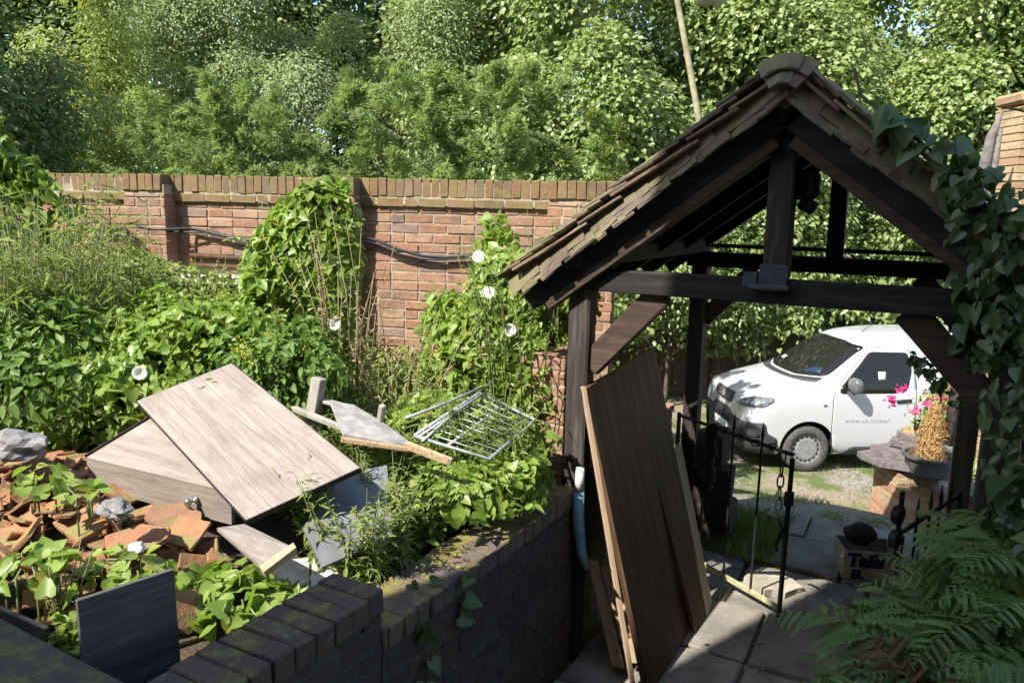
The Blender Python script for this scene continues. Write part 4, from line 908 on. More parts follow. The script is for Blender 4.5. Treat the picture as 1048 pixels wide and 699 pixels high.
# rear right post face caught by the sun is the gate's own; fence behind the van
fe = thing('board_fence', 'weathered vertical board fence behind the van, half covered by ivy', 'fence', (0, 0, 0))
fx0, fx1 = -11.0, 3.4; fy = lambda x: 15.2 + .12 * (x + 4)
mb = MB(); x = fx0
while x < fx1:
    h_ = rnd.uniform(1.32, 1.37); mb.box((x, fy(x), -1.2 + h_ / 2 + .12), (.14, .02, h_), Euler((rnd.uniform(-.01, .01), rnd.uniform(-.01, .01), .12)).to_matrix(), 0, .002); x += .15
mb.build('boards', MT['fence'], fe)
x = fx0
while x < fx1:
    mb = MB(); mb.box((x, fy(x) - .07, -.5), (.1, .1, 1.5), None, 0, .006); mb.build('fence_post', MT['fence'], fe); x += 1.8
mb = MB(); mb.beam((fx0, fy(fx0) - .03, -1.1), (fx1, fy(fx1) - .03, -1.1), .03, .16); mb.beam((fx0, fy(fx0) - .03, -.1), (fx1, fy(fx1) - .03, -.1), .03, .08); mb.build('rail', MT['fence'], fe)
# thin bare twigs hanging across the gate opening
mb = MB(); mb.tube([Vector((-1.42, 4.2, 2.0)), Vector((-1.3, 4.2, 1.9)), Vector((-1.28, 4.2, 1.75))], .006, 6)
tag(mb.build('hanging_pipe', MT['greymetal'], smooth=True), 'short curved grey pipe hanging under the left eave of the gate', 'pipe')
# ================================================================== VEGETATION (leaf by leaf)
def tmpl(half, mid, fold=.25, curl=.25, ngon=True):
    """leaf template: half = outline of the right half from base to tip (x,y), both ends on the midrib"""
    half = [(0, 0)] + half + [(0, 1)] if True else half
    v = []; n = len(half)
    for x, y in half: v.append((x, y, fold * x - curl * y * y))
    for x, y in half[1:-1]: v.append((-x, y, fold * x - curl * y * y))
    right = list(range(n)); left = [0] + list(range(n, 2 * n - 2)) + [n - 1]
    return np.array(v), [right, left[::-1]]
HEART = tmpl([(.22, -.17), (.44, -.08), (.47, .22), (.27, .62)], 1)
OVAL = tmpl([(.22, .2), (.27, .45), (.15, .8)], 1)
KITE = tmpl([(.34, .38)], 1, .35, .15)
LANCE = tmpl([(.11, .3)], 1, .3, .25)
BLADE = tmpl([(.035, .25)], 1, .2, .5)
PALM = tmpl([(.24, -.08), (.45, .06), (.38, .22), (.50, .52), (.26, .62)], 1, .3, .22)
def nrmz(a): return a / np.maximum(np.linalg.norm(a, axis=-1, keepdims=True), 1e-9)
class Foliage:
    def __init__(s): s.V = []; s.L = []; s.C = []; s.nv = 0
    def add(s, T, P, Nrm, Tip, size):
        """leaves of template T at P; normals Nrm, tip direction Tip (made perpendicular), size per leaf"""
        P = np.asarray(P, float); n = len(P)
        if n == 0: return
        Nrm = nrmz(np.asarray(Nrm, float)); Tip = np.asarray(Tip, float); Tip = nrmz(Tip - Nrm * (Tip * Nrm).sum(1, keepdims=True)); X = np.cross(Tip, Nrm)
        tv, tf = T; size = np.broadcast_to(np.asarray(size, float), (n,))
        V = P[:, None, :] + size[:, None, None] * (tv[None, :, 0:1] * X[:, None] + tv[None, :, 1:2] * Tip[:, None] + tv[None, :, 2:3] * Nrm[:, None])
        k = len(tv); off = s.nv + np.arange(n) * k
        idx = np.concatenate([np.array(f) for f in tf]); cnt = np.array([len(f) for f in tf])
        s.L.append((off[:, None] + idx[None]).ravel()); s.C.append(np.tile(cnt, n)); s.V.append(V.reshape(-1, 3)); s.nv += n * k
    def add_mb(s, mb):
        for f in mb.f: s.L.append(np.array(f) + s.nv)
        s.C.append(np.array([len(f) for f in mb.f])); s.V.append(np.array([tuple(v) for v in mb.v], float)); s.nv += len(mb.v)
    def build(s, name, mat, parent=None, origin=(0, 0, 0)):
        V = np.concatenate(s.V) - np.array(origin, float)[None]; L = np.concatenate(s.L); C = np.concatenate(s.C)
        me = bpy.data.meshes.new(name); me.vertices.add(len(V)); me.vertices.foreach_set('co', V.astype(np.float32).ravel())
        me.loops.add(len(L)); me.loops.foreach_set('vertex_index', L.astype(np.int32))
        me.polygons.add(len(C)); st = np.concatenate([[0], np.cumsum(C)[:-1]]).astype(np.int32); me.polygons.foreach_set('loop_start', st)
        me.update(calc_edges=True); me.validate(); 
        return link(name, me, mat, parent)
def rand_dirs(n): return nrmz(rng.normal(size=(n, 3)))
DOWN = np.array([0, 0, -1.])
def leaves_on(fo, T, P, out, size, sv=.4, droop=.7, jit=.72, upb=.45):
    """leaves on a surface: normals lean out and up, tips hang"""
    n = len(P); Nn = nrmz(np.asarray(out) + np.array([0, 0, upb]) + rng.normal(size=(n, 3)) * jit)
    Tp = DOWN[None] * droop + rng.normal(size=(n, 3)) * .5 + np.asarray(out) * .4
    fo.add(T, P, Nn, Tp, size * (1 + rng.uniform(-sv, sv, n)))
# ---- trees
def trunk_mesh(name, mat, parent, h, r, limbs, seed, spread=1.2, base=-.1):
    rr = random.Random(seed); mb = MB(); lean = (rr.uniform(-.05, .05), rr.uniform(-.05, .05))
    pts = [(lean[0] * z, lean[1] * z, z) for z in np.linspace(base, h * .62, 7)]; mb.tube(pts, list(np.linspace(r, r * .18, 7)), 10)
    for i in range(limbs):
        t = rr.uniform(.25, .7); a = rr.uniform(0, 6.28); z = h * .86 * t; L = spread * rr.uniform(.6, 1.1) * (1.2 - t * .6)
        p = [(lean[0] * z, lean[1] * z, z), (math.cos(a) * L * .4, math.sin(a) * L * .4, z + L * .35), (math.cos(a) * L, math.sin(a) * L, z + L * .62)]
        mb.tube(p, [r * .42 * (1 - t * .5), r * .26 * (1 - t * .5), .012], 7)
    return mb.build(name, mat, parent, smooth=True)
def broadleaf(loc, h, rx, ry, mat, T, lsize, ncl, npl, label, group=None, name='tree', cat='tree', z0=.18, flat=.5, clr=.55, trunk='bark', seed=0, barkr=.10, face=True):
    """crown built from many layered leaf sprays over an uneven volume"""
    t = thing(name, label, cat, loc, 0, group); fo = Foliage(); rr = np.random.default_rng(100 + seed)
    nlob = 24; lob = []
    for i in range(nlob):
        a = rr.uniform(0, 2 * np.pi); q = rr.uniform(0, 1); zc = h * (z0 + (1 - z0) * q); w = math.sin(math.pi * min(max(.18 + .72 * q, 0), 1)) ** .8
        lob.append(((rx * .62 * w * math.cos(a), ry * .62 * w * math.sin(a), zc), rr.uniform(.22, .5) * min(rx, ry) * (.55 + .5 * w)))
    for i in range(ncl):
        c, r = lob[rr.integers(nlob)]; d = nrmz(rr.normal(size=3)); d[2] = d[2] * .8 + .12
        if d[1] > .25 and rr.random() < .65: d[1] = -d[1]                # the side away from the path is thinner
        cc = np.array(c) + d * r * rr.uniform(.5, 1.25); 
        if cc[2] < h * z0 * .6: continue
        n = int(npl * rr.uniform(.6, 1.3)); R_ = clr * rr.uniform(.6, 1.25)
        out = nrmz(np.array([d[0], d[1], d[2] * .5 + .35])); u = nrmz(np.cross(out, [0, 0, 1.]) + 1e-6); w = np.cross(out, u)
        q = rr.normal(size=(n, 2)) * R_ * .5; lift = rr.normal(size=n) * R_ * .5 * flat * .4
        P = cc + q[:, :1] * u + q[:, 1:] * w + lift[:, None] * out - (q ** 2).sum(1)[:, None] / max(R_, .05) * .35 * np.array([0, 0, 1.])
        Nn = nrmz(out[None] * .9 + np.array([0, 0, .55]) + rr.normal(size=(n, 3)) * .42); Tp = q[:, :1] * u + q[:, 1:] * w + np.array([0, 0, -.25]) + rr.normal(size=(n, 3)) * .15
        fo.add(T, P, Nn, Tp, lsize * rr.uniform(.65, 1.3, n))
    fo.build('crown', MT[mat], t); trunk_mesh('trunk', MT[trunk], t, h, barkr, 9, seed, min(rx, ry) * .75); return t
def conifer(loc, h, r, mat, label, nspray, seed, group=None, name='cypress_tree', sz=.07, npl=24):
    """plumes of flat feathery sprays, drooping a little at their tips"""
    t = thing(name, label, 'conifer', loc, 0, group); fo = Foliage(); rr = np.random.default_rng(300 + seed); npm = max(26, nspray // 15)
    for i in range(npm):
        q = rr.random() ** .8; z = h * q * .96; rad = r * (1 - q) ** .55 * rr.uniform(.6, 1.12) + .05; a = rr.uniform(0, 2 * np.pi)
        if math.sin(a) > .35 and rr.random() < .7: a = -a
        d = np.array([math.cos(a), math.sin(a), 0]); up = .35 + .9 * q + rr.uniform(-.35, .35); axp = nrmz(d + np.array([0, 0, up]) + rr.normal(size=3) * .25)
        LP = (.35 + .55 * rr.random()) * (1 - .35 * q) * (.7 + .3 * r); base = d * rad * .72 + np.array([0, 0, z]) - axp * LP * .3; sdp = nrmz(np.cross(axp, np.array([0, 0, 1.]) + rr.normal(size=3) * .3)); npp = np.cross(sdp, axp); npp = npp * np.sign(npp[2] + 1e-6)
        for j in range(15):
            s0 = rr.uniform(.05, 1); sg0 = rr.choice([-1, 1]); ax = nrmz(axp * (.5 + .6 * s0) + sdp * sg0 * (1.05 - s0) + npp * rr.uniform(-.25, .35)); L = LP * (.45 - .22 * s0) * rr.uniform(.7, 1.3)
            p0 = base + axp * LP * s0 - np.array([0, 0, .22]) * LP * s0 ** 2 + npp * rr.normal() * .04; sd2 = nrmz(np.cross(ax, npp)); n = npl
            s = rr.uniform(0, 1, n); sg = rr.choice([-1, 1], n)
            P = p0 + ax * (s * L)[:, None] + rr.normal(size=(n, 3)) * .012 - np.array([0, 0, 1.]) * (s ** 2 * L * .25)[:, None]
            Tp = ax[None] * (.6 + .5 * s)[:, None] + sd2[None] * (sg * .9 * (1.1 - s))[:, None] + np.array([0, 0, -.12]) + rr.normal(size=(n, 3)) * .15
            fo.add(LANCE, P, nrmz(npp + d * .35 + rr.normal(size=(n, 3)) * .35), Tp, sz * rr.uniform(.6, 1.5, n) * (1.2 - .4 * s))
    fo.build('foliage', MT[mat], t)
    mb = MB(); mb.tube([(0, 0, -.1), (0, 0, h * .2), (0.02, 0, h * .36)], [.05 * r, .04 * r, .02], 8); mb.build('trunk', MT['bark'], t, smooth=True); return t
def base_at(u, d, z=None):
    p = at_d(u, 250, d); return Vector((p.x, p.y, gz(p.x, p.y) if z is None else z))
def top_h(u, v, d, base): return at_d(u, v, d).z - base.z
# cypress row directly behind the garden wall
for i, (u, v, d, r, m, lab) in enumerate([
    (172, 112, 10.6, .95, 'lf_con', 'low feathery cypress at the left end of the row behind the wall'), (238, 92, 10.0, 1.0, 'lf_con', 'feathery cypress with a rounded top behind the mossy wall coping'),
    (292, 110, 9.6, .8, 'lf_con', 'shorter cypress behind the wall above the tall bindweed mound'), (360, 92, 9.6, 1.0, 'lf_con', 'broad cypress right of the bindweed mound behind the wall'), (425, 72, 9.4, 1.0, 'lf_con', 'tallest cypress in the middle of the row behind the brick wall'),
    (500, 84, 9.4, .95, 'lf_con', 'bushy cypress behind the right half of the brick wall'), (566, 78, 9.6, .95, 'lf_con', 'dense cypress behind the right end of the brick wall'), (622, 124, 9.3, .45, 'lf_con2', 'small golden green cypress beside the left roof slope of the gate'), (672, 105, 17, 1.3, 'lf_con', 'cypress growing beside the leaning wooden pole'),
    (965, 95, 17, 1.3, 'lf_con', 'light green cypress right of the gate roof'), (1012, 112, 17, 1.2, 'lf_con2', 'yellowish cypress near the orange brick pier'), (905, 150, 17, 1.0, 'lf_con', 'slim cypress just over the right roof slope of the gate')]):
    b = base_at(u, d); conifer(b, top_h(u, v, d, b) + .15, r * 1.35, m, lab, int(760 * r + 200), i, 'cypresses behind the wall')
# broadleaf trees
TREES = [
    # u, top v, d, rx, mat, template, leaf, clusters, per, label
    (15, -70, 11.5, 1.15, 'lf_dark', OVAL, .075, 270, 50, 'dark evergreen tree at the upper left edge', .5),
    (-75, -40, 10, 1.5, 'lf_dark', OVAL, .10, 220, 46, 'dark broadleaf tree cut by the left edge of the photo', .5),
    (112, 2, 13.5, 1.35, 'lf_lime', OVAL, .068, 420, 60, 'yellow green tree with an open crown at the upper left', .5),
    (62, -30, 17, 2.2, 'lf_dark', KITE, .16, 240, 46, 'dark tall tree far back between the evergreen and the yellow green tree', .8),
    (205, -40, 16, 2.0, 'lf_birch', OVAL, .06, 520, 72, 'pale fine leaved tree left of the middle', .6),
    (300, -60, 15.5, 1.9, 'lf_birch', OVAL, .058, 560, 72, 'pale willowy tree behind the tallest cypresses', .6),
    (400, -60, 16.5, 2.0, 'lf_birch', OVAL, .06, 540, 72, 'pale small leaved tree at the top centre of the photo', .6),
    (500, -80, 17, 2.3, 'lf_syc', PALM, .092, 380, 66, 'sycamore with bright clustered leaves at the top centre right', .75),
    (590, -60, 15, 1.9, 'lf_syc', PALM, .09, 380, 64, 'sycamore left of the leaning wooden pole', .7),
    (680, -70, 16.5, 2.1, 'lf_syc', PALM, .092, 400, 66, 'sycamore directly behind the leaning wooden pole', .75),
    (770, -60, 15.5, 2.0, 'lf_syc', PALM, .09, 400, 66, 'sycamore behind the apex of the gate roof', .7),
    (870, -90, 16.5, 2.2, 'lf_syc', PALM, .092, 410, 66, 'sycamore over the right slope of the gate roof', .75),
    (970, -60, 15, 2.0, 'lf_syc', PALM, .09, 400, 66, 'bright sycamore at the upper right', .7),
    (1075, -60, 15.5, 2.1, 'lf_syc', PALM, .09, 340, 66, 'sycamore cut by the right edge behind the orange pier', .7)]
for i, (u, v, d, rx, m, T_, ls, nc, npl, lab, clr) in enumerate(TREES):
    b = base_at(u, d); h = top_h(u, v, d, b) + .5
    broadleaf(b, h, rx, rx * .85, m, T_, ls, int(nc * 1.7), npl, lab, 'trees beyond the wall', z0=.14, clr=clr, seed=i, name='broadleaf_tree')
# second row, seen through the gaps of the first
for i, (u, d, rx, m, lab) in enumerate([(55, 20, 2.6, 'lf_dark', 'dark rear tree in the gap right of the evergreen'), (255, 20, 2.6, 'lf_birch', 'pale rear tree between the two willowy trees'), (450, 20, 2.8, 'lf_birch', 'pale rear tree left of the bright sycamore'), (-40, 19, 3, 'lf_dark', 'dark rear tree at the far left'), (150, 22, 3, 'lf_dark', 'dark rear tree seen behind the yellow green one'), (350, 22, 3.2, 'lf_dark', 'dark rear tree behind the pale willowy trees'), (550, 22, 3.2, 'lf_dark', 'dark rear tree in the gaps left of the wooden pole'), (730, 22, 3.2, 'lf_dark', 'dark rear tree in the gaps behind the gate apex'), (910, 22, 3.2, 'lf_dark', 'dark rear tree in the gaps over the right roof slope'), (-230, 16, 3, 'lf_dark', 'dark tree beyond the left edge of the garden'), (-480, 15, 3, 'lf_birch', 'pale tree far to the left of the garden'), (1260, 15, 3, 'lf_syc', 'sycamore to the right of the drive'), (1000, 20, 3, 'lf_syc', 'light rear tree in the gap over the right roof slope'), (1090, 19, 3, 'lf_dark', 'dark rear tree behind the orange pier')]):
    b = base_at(u, d); broadleaf(b, 12.5, rx * 1.15, rx * .7, m, KITE, .17, 620, 66, lab, 'trees beyond the wall', z0=.08, clr=.95, seed=40 + i, name='broadleaf_tree')
# bushes filling the view through the gate, above and on the fence
for i, (u, v, d, rx, m, ls, lab) in enumerate([(745, 205, 14.6, 1.0, 'lf_syc', .085, 'leafy bush seen through the left half of the gate gable'), (820, 180, 14.9, 1.1, 'lf_syc', .085, 'leafy bush seen between the two king posts'), (900, 175, 15.2, 1.1, 'lf_syc', .085, 'leafy bush seen right of the rear king post'), (975, 190, 15.4, 1.0, 'lf_syc', .085, 'leafy bush behind the ivy at the right of the gate'), (690, 215, 14.2, .9, 'lf_syc', .085, 'leafy bush beyond the rear left post of the gate')]):
    b = base_at(u, d); h = top_h(u, v, d, b)
    broadleaf(b, h, rx, .8, m, OVAL, ls, 340, 62, lab, 'bushes over the fence', name='bush', cat='bush', z0=.5, clr=.42, seed=60 + i, barkr=.05)
iv = thing('fence_ivy', 'climbing plant spilling over the board fence behind the van', 'climber', (0, 0, 0)); fo = Foliage()
for (u0, u1, v0, v1, n) in ((735, 775, 308, 362, 420), (770, 842, 306, 340, 420), (800, 842, 310, 326, 120), (772, 788, 330, 360, 90), (700, 730, 310, 350, 160), (850, 990, 300, 325, 380)):
    u = rng.uniform(u0, u1, n); v = rng.uniform(v0, v1, n); P = []
    for a, b in zip(u, v):
        r = ray(a, b); yv = 14.9 + .12 * ((at_d(a, b, 15).x) + 4); P.append(EYE + r * (yv / r.y))
    P = np.array([tuple(p) for p in P]) + rng.normal(size=(n, 3)) * np.array([.02, .10, .02]) - np.array([0, .12, 0])
    leaves_on(fo, OVAL, P, np.tile([0, -1., 0], (n, 1)), .115)
fo.build('foliage', MT['lf_syc'], iv)
mb = MB(); q = at_d(778, 350, 14.6); mb.tube([(q.x, q.y, -1.2), (q.x + .05, q.y, -.6), (q.x - .03, q.y, .3)], [.06, .05, .03], 8); mb.build('stem', MT['bark'], iv, smooth=True); mb = MB(); q = at_d(757, 350, 14.6); mb.tube([(q.x, q.y, -1.2), (q.x - .04, q.y, -.6), (q.x + .03, q.y, .3)], [.03, .03, .02], 8); mb.build('stem', MT['bark'], iv, smooth=True)
# ---- bindweed mounds in the garden
def flowers(parent, pts, r=.035):
    for (u, v, d) in pts:
        p = at_d(u, v, d); dv = (EYE - p).normalized(); M = frame_M(dv.orthogonal(), dv + Vector((rnd.uniform(-.3, .3), rnd.uniform(-.3, .3), .25)))
        mb = MB(); prof = [(.004, -.045), (.008, -.02), (.02, .0), (r, .012), (r * 1.02, .010)]; mb.lathe(prof, p, 10, M); o = mb.build('flower', MT['petal'], parent, smooth=True)
def mound(label, C, radii, n, lsize, seed, mat='lf_bind', T=HEART, fl=(), group='bindweed mounds', shear=(0, 0), cone=0, name='bindweed_mound', cat='bindweed', drop=.9, hollow=None, inner=.35, lump=.22):
    C = np.array(C); t = thing(name, label, cat, tuple(C), 0, group); fo = Foliage(); rr = np.random.default_rng(seed)
    d = nrmz(rr.normal(size=(n, 3))); d[:, 2] = np.where(d[:, 2] < -.35, -d[:, 2], d[:, 2])
    f = 1 + lump * (np.sin(d[:, 0] * 4 + seed) * np.sin(d[:, 1] * 4.4 + seed * 2) + .7 * np.sin(d[:, 2] * 7 + d[:, 0] * 5 + seed * 3))
    depth = np.where(rr.random(n) < inner, rr.uniform(.72, 1, n), rr.uniform(.95, 1.06, n))
    P = d * np.array(radii) * (f * depth)[:, None]
    if cone: w = 1 - cone * np.clip(P[:, 2] / radii[2], 0, 1); P[:, 0] *= w; P[:, 1] *= w
    P[:, 0] += shear[0] * np.clip(P[:, 2], 0, None); P[:, 1] += shear[1] * np.clip(P[:, 2], 0, None)
    out = nrmz(d / np.array(radii))
    if hollow is not None:
        keep = np.linalg.norm(P - np.array(hollow[0]), axis=1) > hollow[1]; P = P[keep]; out = out[keep]
    leaves_on(fo, T, P, out, lsize, .35, drop)
    mb = MB()
    for k in range(14):
        a = rr.uniform(0, 6.28); q = np.array([math.cos(a), math.sin(a), 0]) * np.array(radii) * .7; z1 = radii[2] * rr.uniform(.4, .9); s = (1 - cone * z1 / radii[2])
        mb.tube([tuple(q * .9 + np.array([0, 0, -.3])), tuple(q * .9 * s + np.array([shear[0], shear[1], 0]) * z1 * .5 + np.array([0, 0, z1 * .5])), tuple(q * .5 * s + np.array([shear[0], shear[1], 0]) * z1 + np.array([0, 0, z1]))], .004, 5)
    mb.build('stems', MT['stem'], t, smooth=True)
    sp = Foliage(); mb = MB(); ns = int(n / 38)
    for k in range(ns):
        i = rr.integers(len(P)); o = nrmz(out[i] + np.array([0, 0, .7]) + rr.normal(size=3) * .45); L = rr.uniform(.06, .24) * min(1, radii[2] * 2.2); p = P[i] * .96; tip = p + o * L + np.array([0, 0, -.15]) * L
        mb.tube([tuple(p), tuple(p + o * L * .6), tuple(tip)], [.0025, .002, .001], 4); m = 9; q = rr.uniform(.15, 1, m)[:, None]
        sp.add(LANCE if k % 2 else OVAL, p + (tip - p) * q, nrmz(np.array([0, -.3, .8]) + rr.normal(size=(m, 3)) * .5), rr.normal(size=(m, 3)) + o, lsize * .6 * rr.uniform(.6, 1.3, m))
        
    if ns >= 600: sp.add_mb(mb); sp.build('sprigs', MT['lf_weed'], t)
    elif ns: fo.add_mb(mb); fo.V += [v_ for v_ in sp.V]; fo.L += [l_ + fo.nv for l_ in sp.L]; fo.C += sp.C; fo.nv += sp.nv
    fo.build('leaves', MT[mat], t)
    if fl:
        # flowers are placed in world space, then parented keeping place
        for (u, v, dd) in fl:
            p = at_d(u, v, dd) - Vector(C); dv = (EYE - at_d(u, v, dd)).normalized(); M = frame_M(dv.orthogonal(), dv + Vector((rnd.uniform(-.3, .3), rnd.uniform(-.3, .3), .3)))
            mb = MB(); mb.lathe([(0, -.05), (.007, -.03), (.016, -.006), (.034, .010), (.037, .007), (.030, .009), (.012, .0), (0, -.004)], p, 10, M); mb.build('flower', MT['petal'], t, smooth=True)
    return t
mound('tall bindweed mound draped over the left end of the garden wall', at_d(-32, 250, 5.5), (.56, .6, 1.05), 3600, .078, 1, cone=.35)
mound('tall hooded bindweed mound leaning in front of the garden wall', at_d(300, 345, 4.75), (.40, .36, .82), 4000, .056, 2, cone=.3, shear=(.12, .06), fl=((342, 332, 4.3), (265, 350, 4.35)), hollow=((.16, -.36, .16), .2))
mound('bindweed climber covering the right end of the garden wall beside the gate post', at_d(506, 395, 4.6), (.46, .3, .80), 3900, .05, 3, cone=.1, shear=(-.05, .2), fl=((490, 263, 4.3), (522, 338, 4.25), (500, 300, 4.28)), drop=1.0)
mound('bindweed thicket against the gate post below the eave', at_d(566, 318, 4.9), (.26, .22, .42), 1300, .055, 9, cone=.2)
mound('broad sprawling bindweed mound in the middle of the weeds below the vent', at_d(205, 370, 4.5), (.62, .5, .36), 3600, .053, 4, cone=.3)
mound('bindweed bank with two white flowers behind the wood panels', at_d(125, 410, 4.25), (.44, .34, .36), 2300, .06, 5, fl=((100, 381, 3.88), (143, 382, 3.86)))
mound('bindweed tendrils creeping over the top edge of the upper wood panel', at_d(196, 399, 3.74), (.20, .07, .045), 55, .058, 31)
mound('low bindweed patch between the airer and the retaining wall', at_d(490, 490, 3.65), (.28, .36, .13), 1100, .052, 6)
mound('bindweed patch around the foot of the clothes airer', at_d(470, 440, 4.0), (.42, .3, .14), 900, .055, 14)
mound('leafy bindweed patch on the ground between tile heap and stepped wall', at_d(245, 612, 2.72), (.23, .16, .05), 190, .066, 7, drop=.2, inner=.2)
mound('bindweed strands growing over the front of the tile heap', at_d(140, 588, 2.62), (.26, .10, .05), 44, .055, 8, drop=.3)
mound('bindweed tufts across the back of the tile heap', at_d(60, 500, 3.0), (.26, .12, .04), 34, .06, 10, drop=.3)
mound('bindweed strands at the left edge of the tile heap', at_d(30, 585, 2.55), (.16, .12, .06), 40, .065, 12, drop=.3)
mound('nettle like dark green bank behind the grey stone at the left edge', at_d(30, 405, 4.2), (.62, .5, .45), 2200, .065, 13, mat='lf_low', T=OVAL, name='weed_bank', cat='weeds', group='weed banks')
mound('pale green weedy bank below the wall at the left', at_d(40, 330, 5.2), (.95, .6, .42), 3000, .055, 15, mat='lf_weed', T=OVAL, name='weed_bank', cat='weeds', group='weed banks')
mound('weedy bank between the two tall bindweed mounds', at_d(425, 415, 4.7), (.55, .4, .30), 1500, .055, 16, mat='lf_weed', T=LANCE, name='weed_bank', cat='weeds', group='weed banks')
mound('dark leafy weeds behind the upper wood panel', at_d(290, 390, 4.1), (.34, .3, .26), 1300, .055, 17, mat='lf_low', T=OVAL, name='weed_bank', cat='weeds', group='weed banks')
mound('mixed weedy bank below the vent at the foot of the wall', at_d(150, 300, 5.5), (.55, .4, .26), 1600, .055, 18, mat='lf_weed', T=OVAL, name='weed_bank', cat='weeds', group='weed banks')
# ---- upright herbs: stalks with narrow leaves
def herb(label, base, h, spread, nst, mat, T, lsize, per, seed, name='tall_weed', cat='weed', group='tall weeds', stem='stem', flower=None, fsz=.012, nf=0, lean=.25):
    base = Vector(base); t = thing(name, label, cat, base, 0, group); rr = np.random.default_rng(seed); fo = Foliage(); mb = MB(); ff = Foliage()
    for i in range(nst):
        a = rr.uniform(0, 6.28); r0 = spread * math.sqrt(rr.random()); p0 = np.array([r0 * math.cos(a), r0 * math.sin(a), -.05]); H = h * rr.uniform(.6, 1.1)
        dr = np.array([math.cos(a), math.sin(a), 0]) * lean * rr.uniform(.2, 1.2) + rr.normal(size=3) * np.array([.1, .1, 0]); tip = p0 + np.array([0, 0, H]) + dr * H; md = p0 + np.array([0, 0, H * .55]) + dr * H * .3
        mb.tube([tuple(p0), tuple(md), tuple(tip)], [.0038, .003, .0012], 5)
        if per:
            s = rr.uniform(.12, 1, per); P = np.where(s[:, None] < .55, p0 + (md - p0) * (s / .55)[:, None], md + (tip - md) * ((s - .55) / .45)[:, None])
            o = nrmz(np.concatenate([rr.normal(size=(per, 2)), np.zeros((per, 1))], 1)); fo.add(T, P, nrmz(np.array([0, 0, 1.]) + rr.normal(size=(per, 3)) * .4), o + np.array([0, 0, .3]) + rr.normal(size=(per, 3)) * .3, lsize * (1.2 - .7 * s) * rr.uniform(.7, 1.3, per))
        if nf:
            P = tip + rr.normal(size=(nf, 3)) * np.array([.03, .03, .014]); ff.add(OVAL, P, nrmz(np.array([0, -.3, 1.]) + rr.normal(size=(nf, 3)) * .5), rr.normal(size=(nf, 3)), fsz)
    mb.build('stalks', MT[stem], t, smooth=True)
    if per: fo.build('leaves', MT[mat], t)
    if nf: ff.build('blossom', MT[flower], t)
    return t
herb('bushy flowering weed with thin seed stalks in front of the wood panels', at_z(368, 590, .93), .50, .19, 60, 'lf_weed', LANCE, .07, 40, 1)
herb('weed clump growing against the retaining wall right of the seed stalk weed', at_z(430, 548, .95), .34, .14, 30, 'lf_weed', OVAL, .04, 36, 2)
herb('grey green dried weed rising in front of the tile heap', at_z(66, 650, .95), .36, .06, 18, 'lf_weed', LANCE, .03, 14, 3, stem='straw')
herb('leafy weed at the corner behind the stone capped pier', at_z(62, 668, 1.05), .14, .05, 7, 'lf_bind', HEART, .07, 5, 17)
herb('tuft of dry brown dock stalks beside the hooded bindweed mound', at_d(352, 400, 4.4), 1.0, .16, 22, 'straw', LANCE, .05, 16, 4, stem='straw', lean=.15, name='dry_stalks', cat='dead weed', group='dry stalks')
herb('dry straw stalks leaning across the foot of the wall', at_d(400, 430, 4.4), .6, .25, 26, 'straw', LANCE, .05, 8, 5, stem='straw', lean=.5, name='dry_stalks', cat='dead weed', group='dry stalks')
herb('tall pale grass stalks at the left below the wall', at_d(70, 385, 4.6), 1.1, .42, 190, 'lf_grass', BLADE, .18, 14, 6, lean=.12, name='tall_grass', cat='grass clump', group='tall grasses')
herb('pale grass stalks nearer the left edge of the garden', at_d(5, 390, 4.3), .8, .3, 90, 'lf_grass', BLADE, .18, 12, 16, lean=.2, name='tall_grass', cat='grass clump', group='tall grasses')
herb('grassy weeds around the broken chipboard', at_d(400, 470, 3.9), .32, .34, 80, 'lf_grass', BLADE, .14, 12, 7, lean=.35, name='tall_grass', cat='grass clump', group='tall grasses')
herb('grass stalks among the rods of the clothes airer', at_d(490, 455, 3.75), .3, .22, 50, 'lf_grass', BLADE, .13, 10, 8, lean=.3, name='tall_grass', cat='grass clump', group='tall grasses')
herb('yellow flowered ragwort behind the upper wood panel', at_d(288, 400, 4.0), .30, .16, 18, 'lf_low', OVAL, .05, 16, 9, flower='yellow', nf=9, name='ragwort', cat='wildflower', group='ragworts')
herb('yellow flowered ragwort among the grasses at the left', at_d(82, 410, 4.0), .28, .12, 9, 'lf_low', OVAL, .05, 12, 10, flower='yellow', nf=8, name='ragwort', cat='wildflower', group='ragworts')
herb('yellow wildflowers scattered in the tall grass at the far left', at_d(55, 372, 4.8), .75, .35, 9, 'lf_low', OVAL, .05, 10, 11, flower='yellow', nf=4, name='ragwort', cat='wildflower', group='ragworts')
herb('weed sprigs standing up against the wall above the sprawling bindweed', at_d(185, 330, 5.4), .55, .5, 34, 'lf_weed', OVAL, .05, 18, 12)
herb('pale sprigs rising from the bindweed climber by the gate post', at_d(540, 400, 4.4), 1.0, .3, 40, 'lf_weed', LANCE, .05, 22, 13)
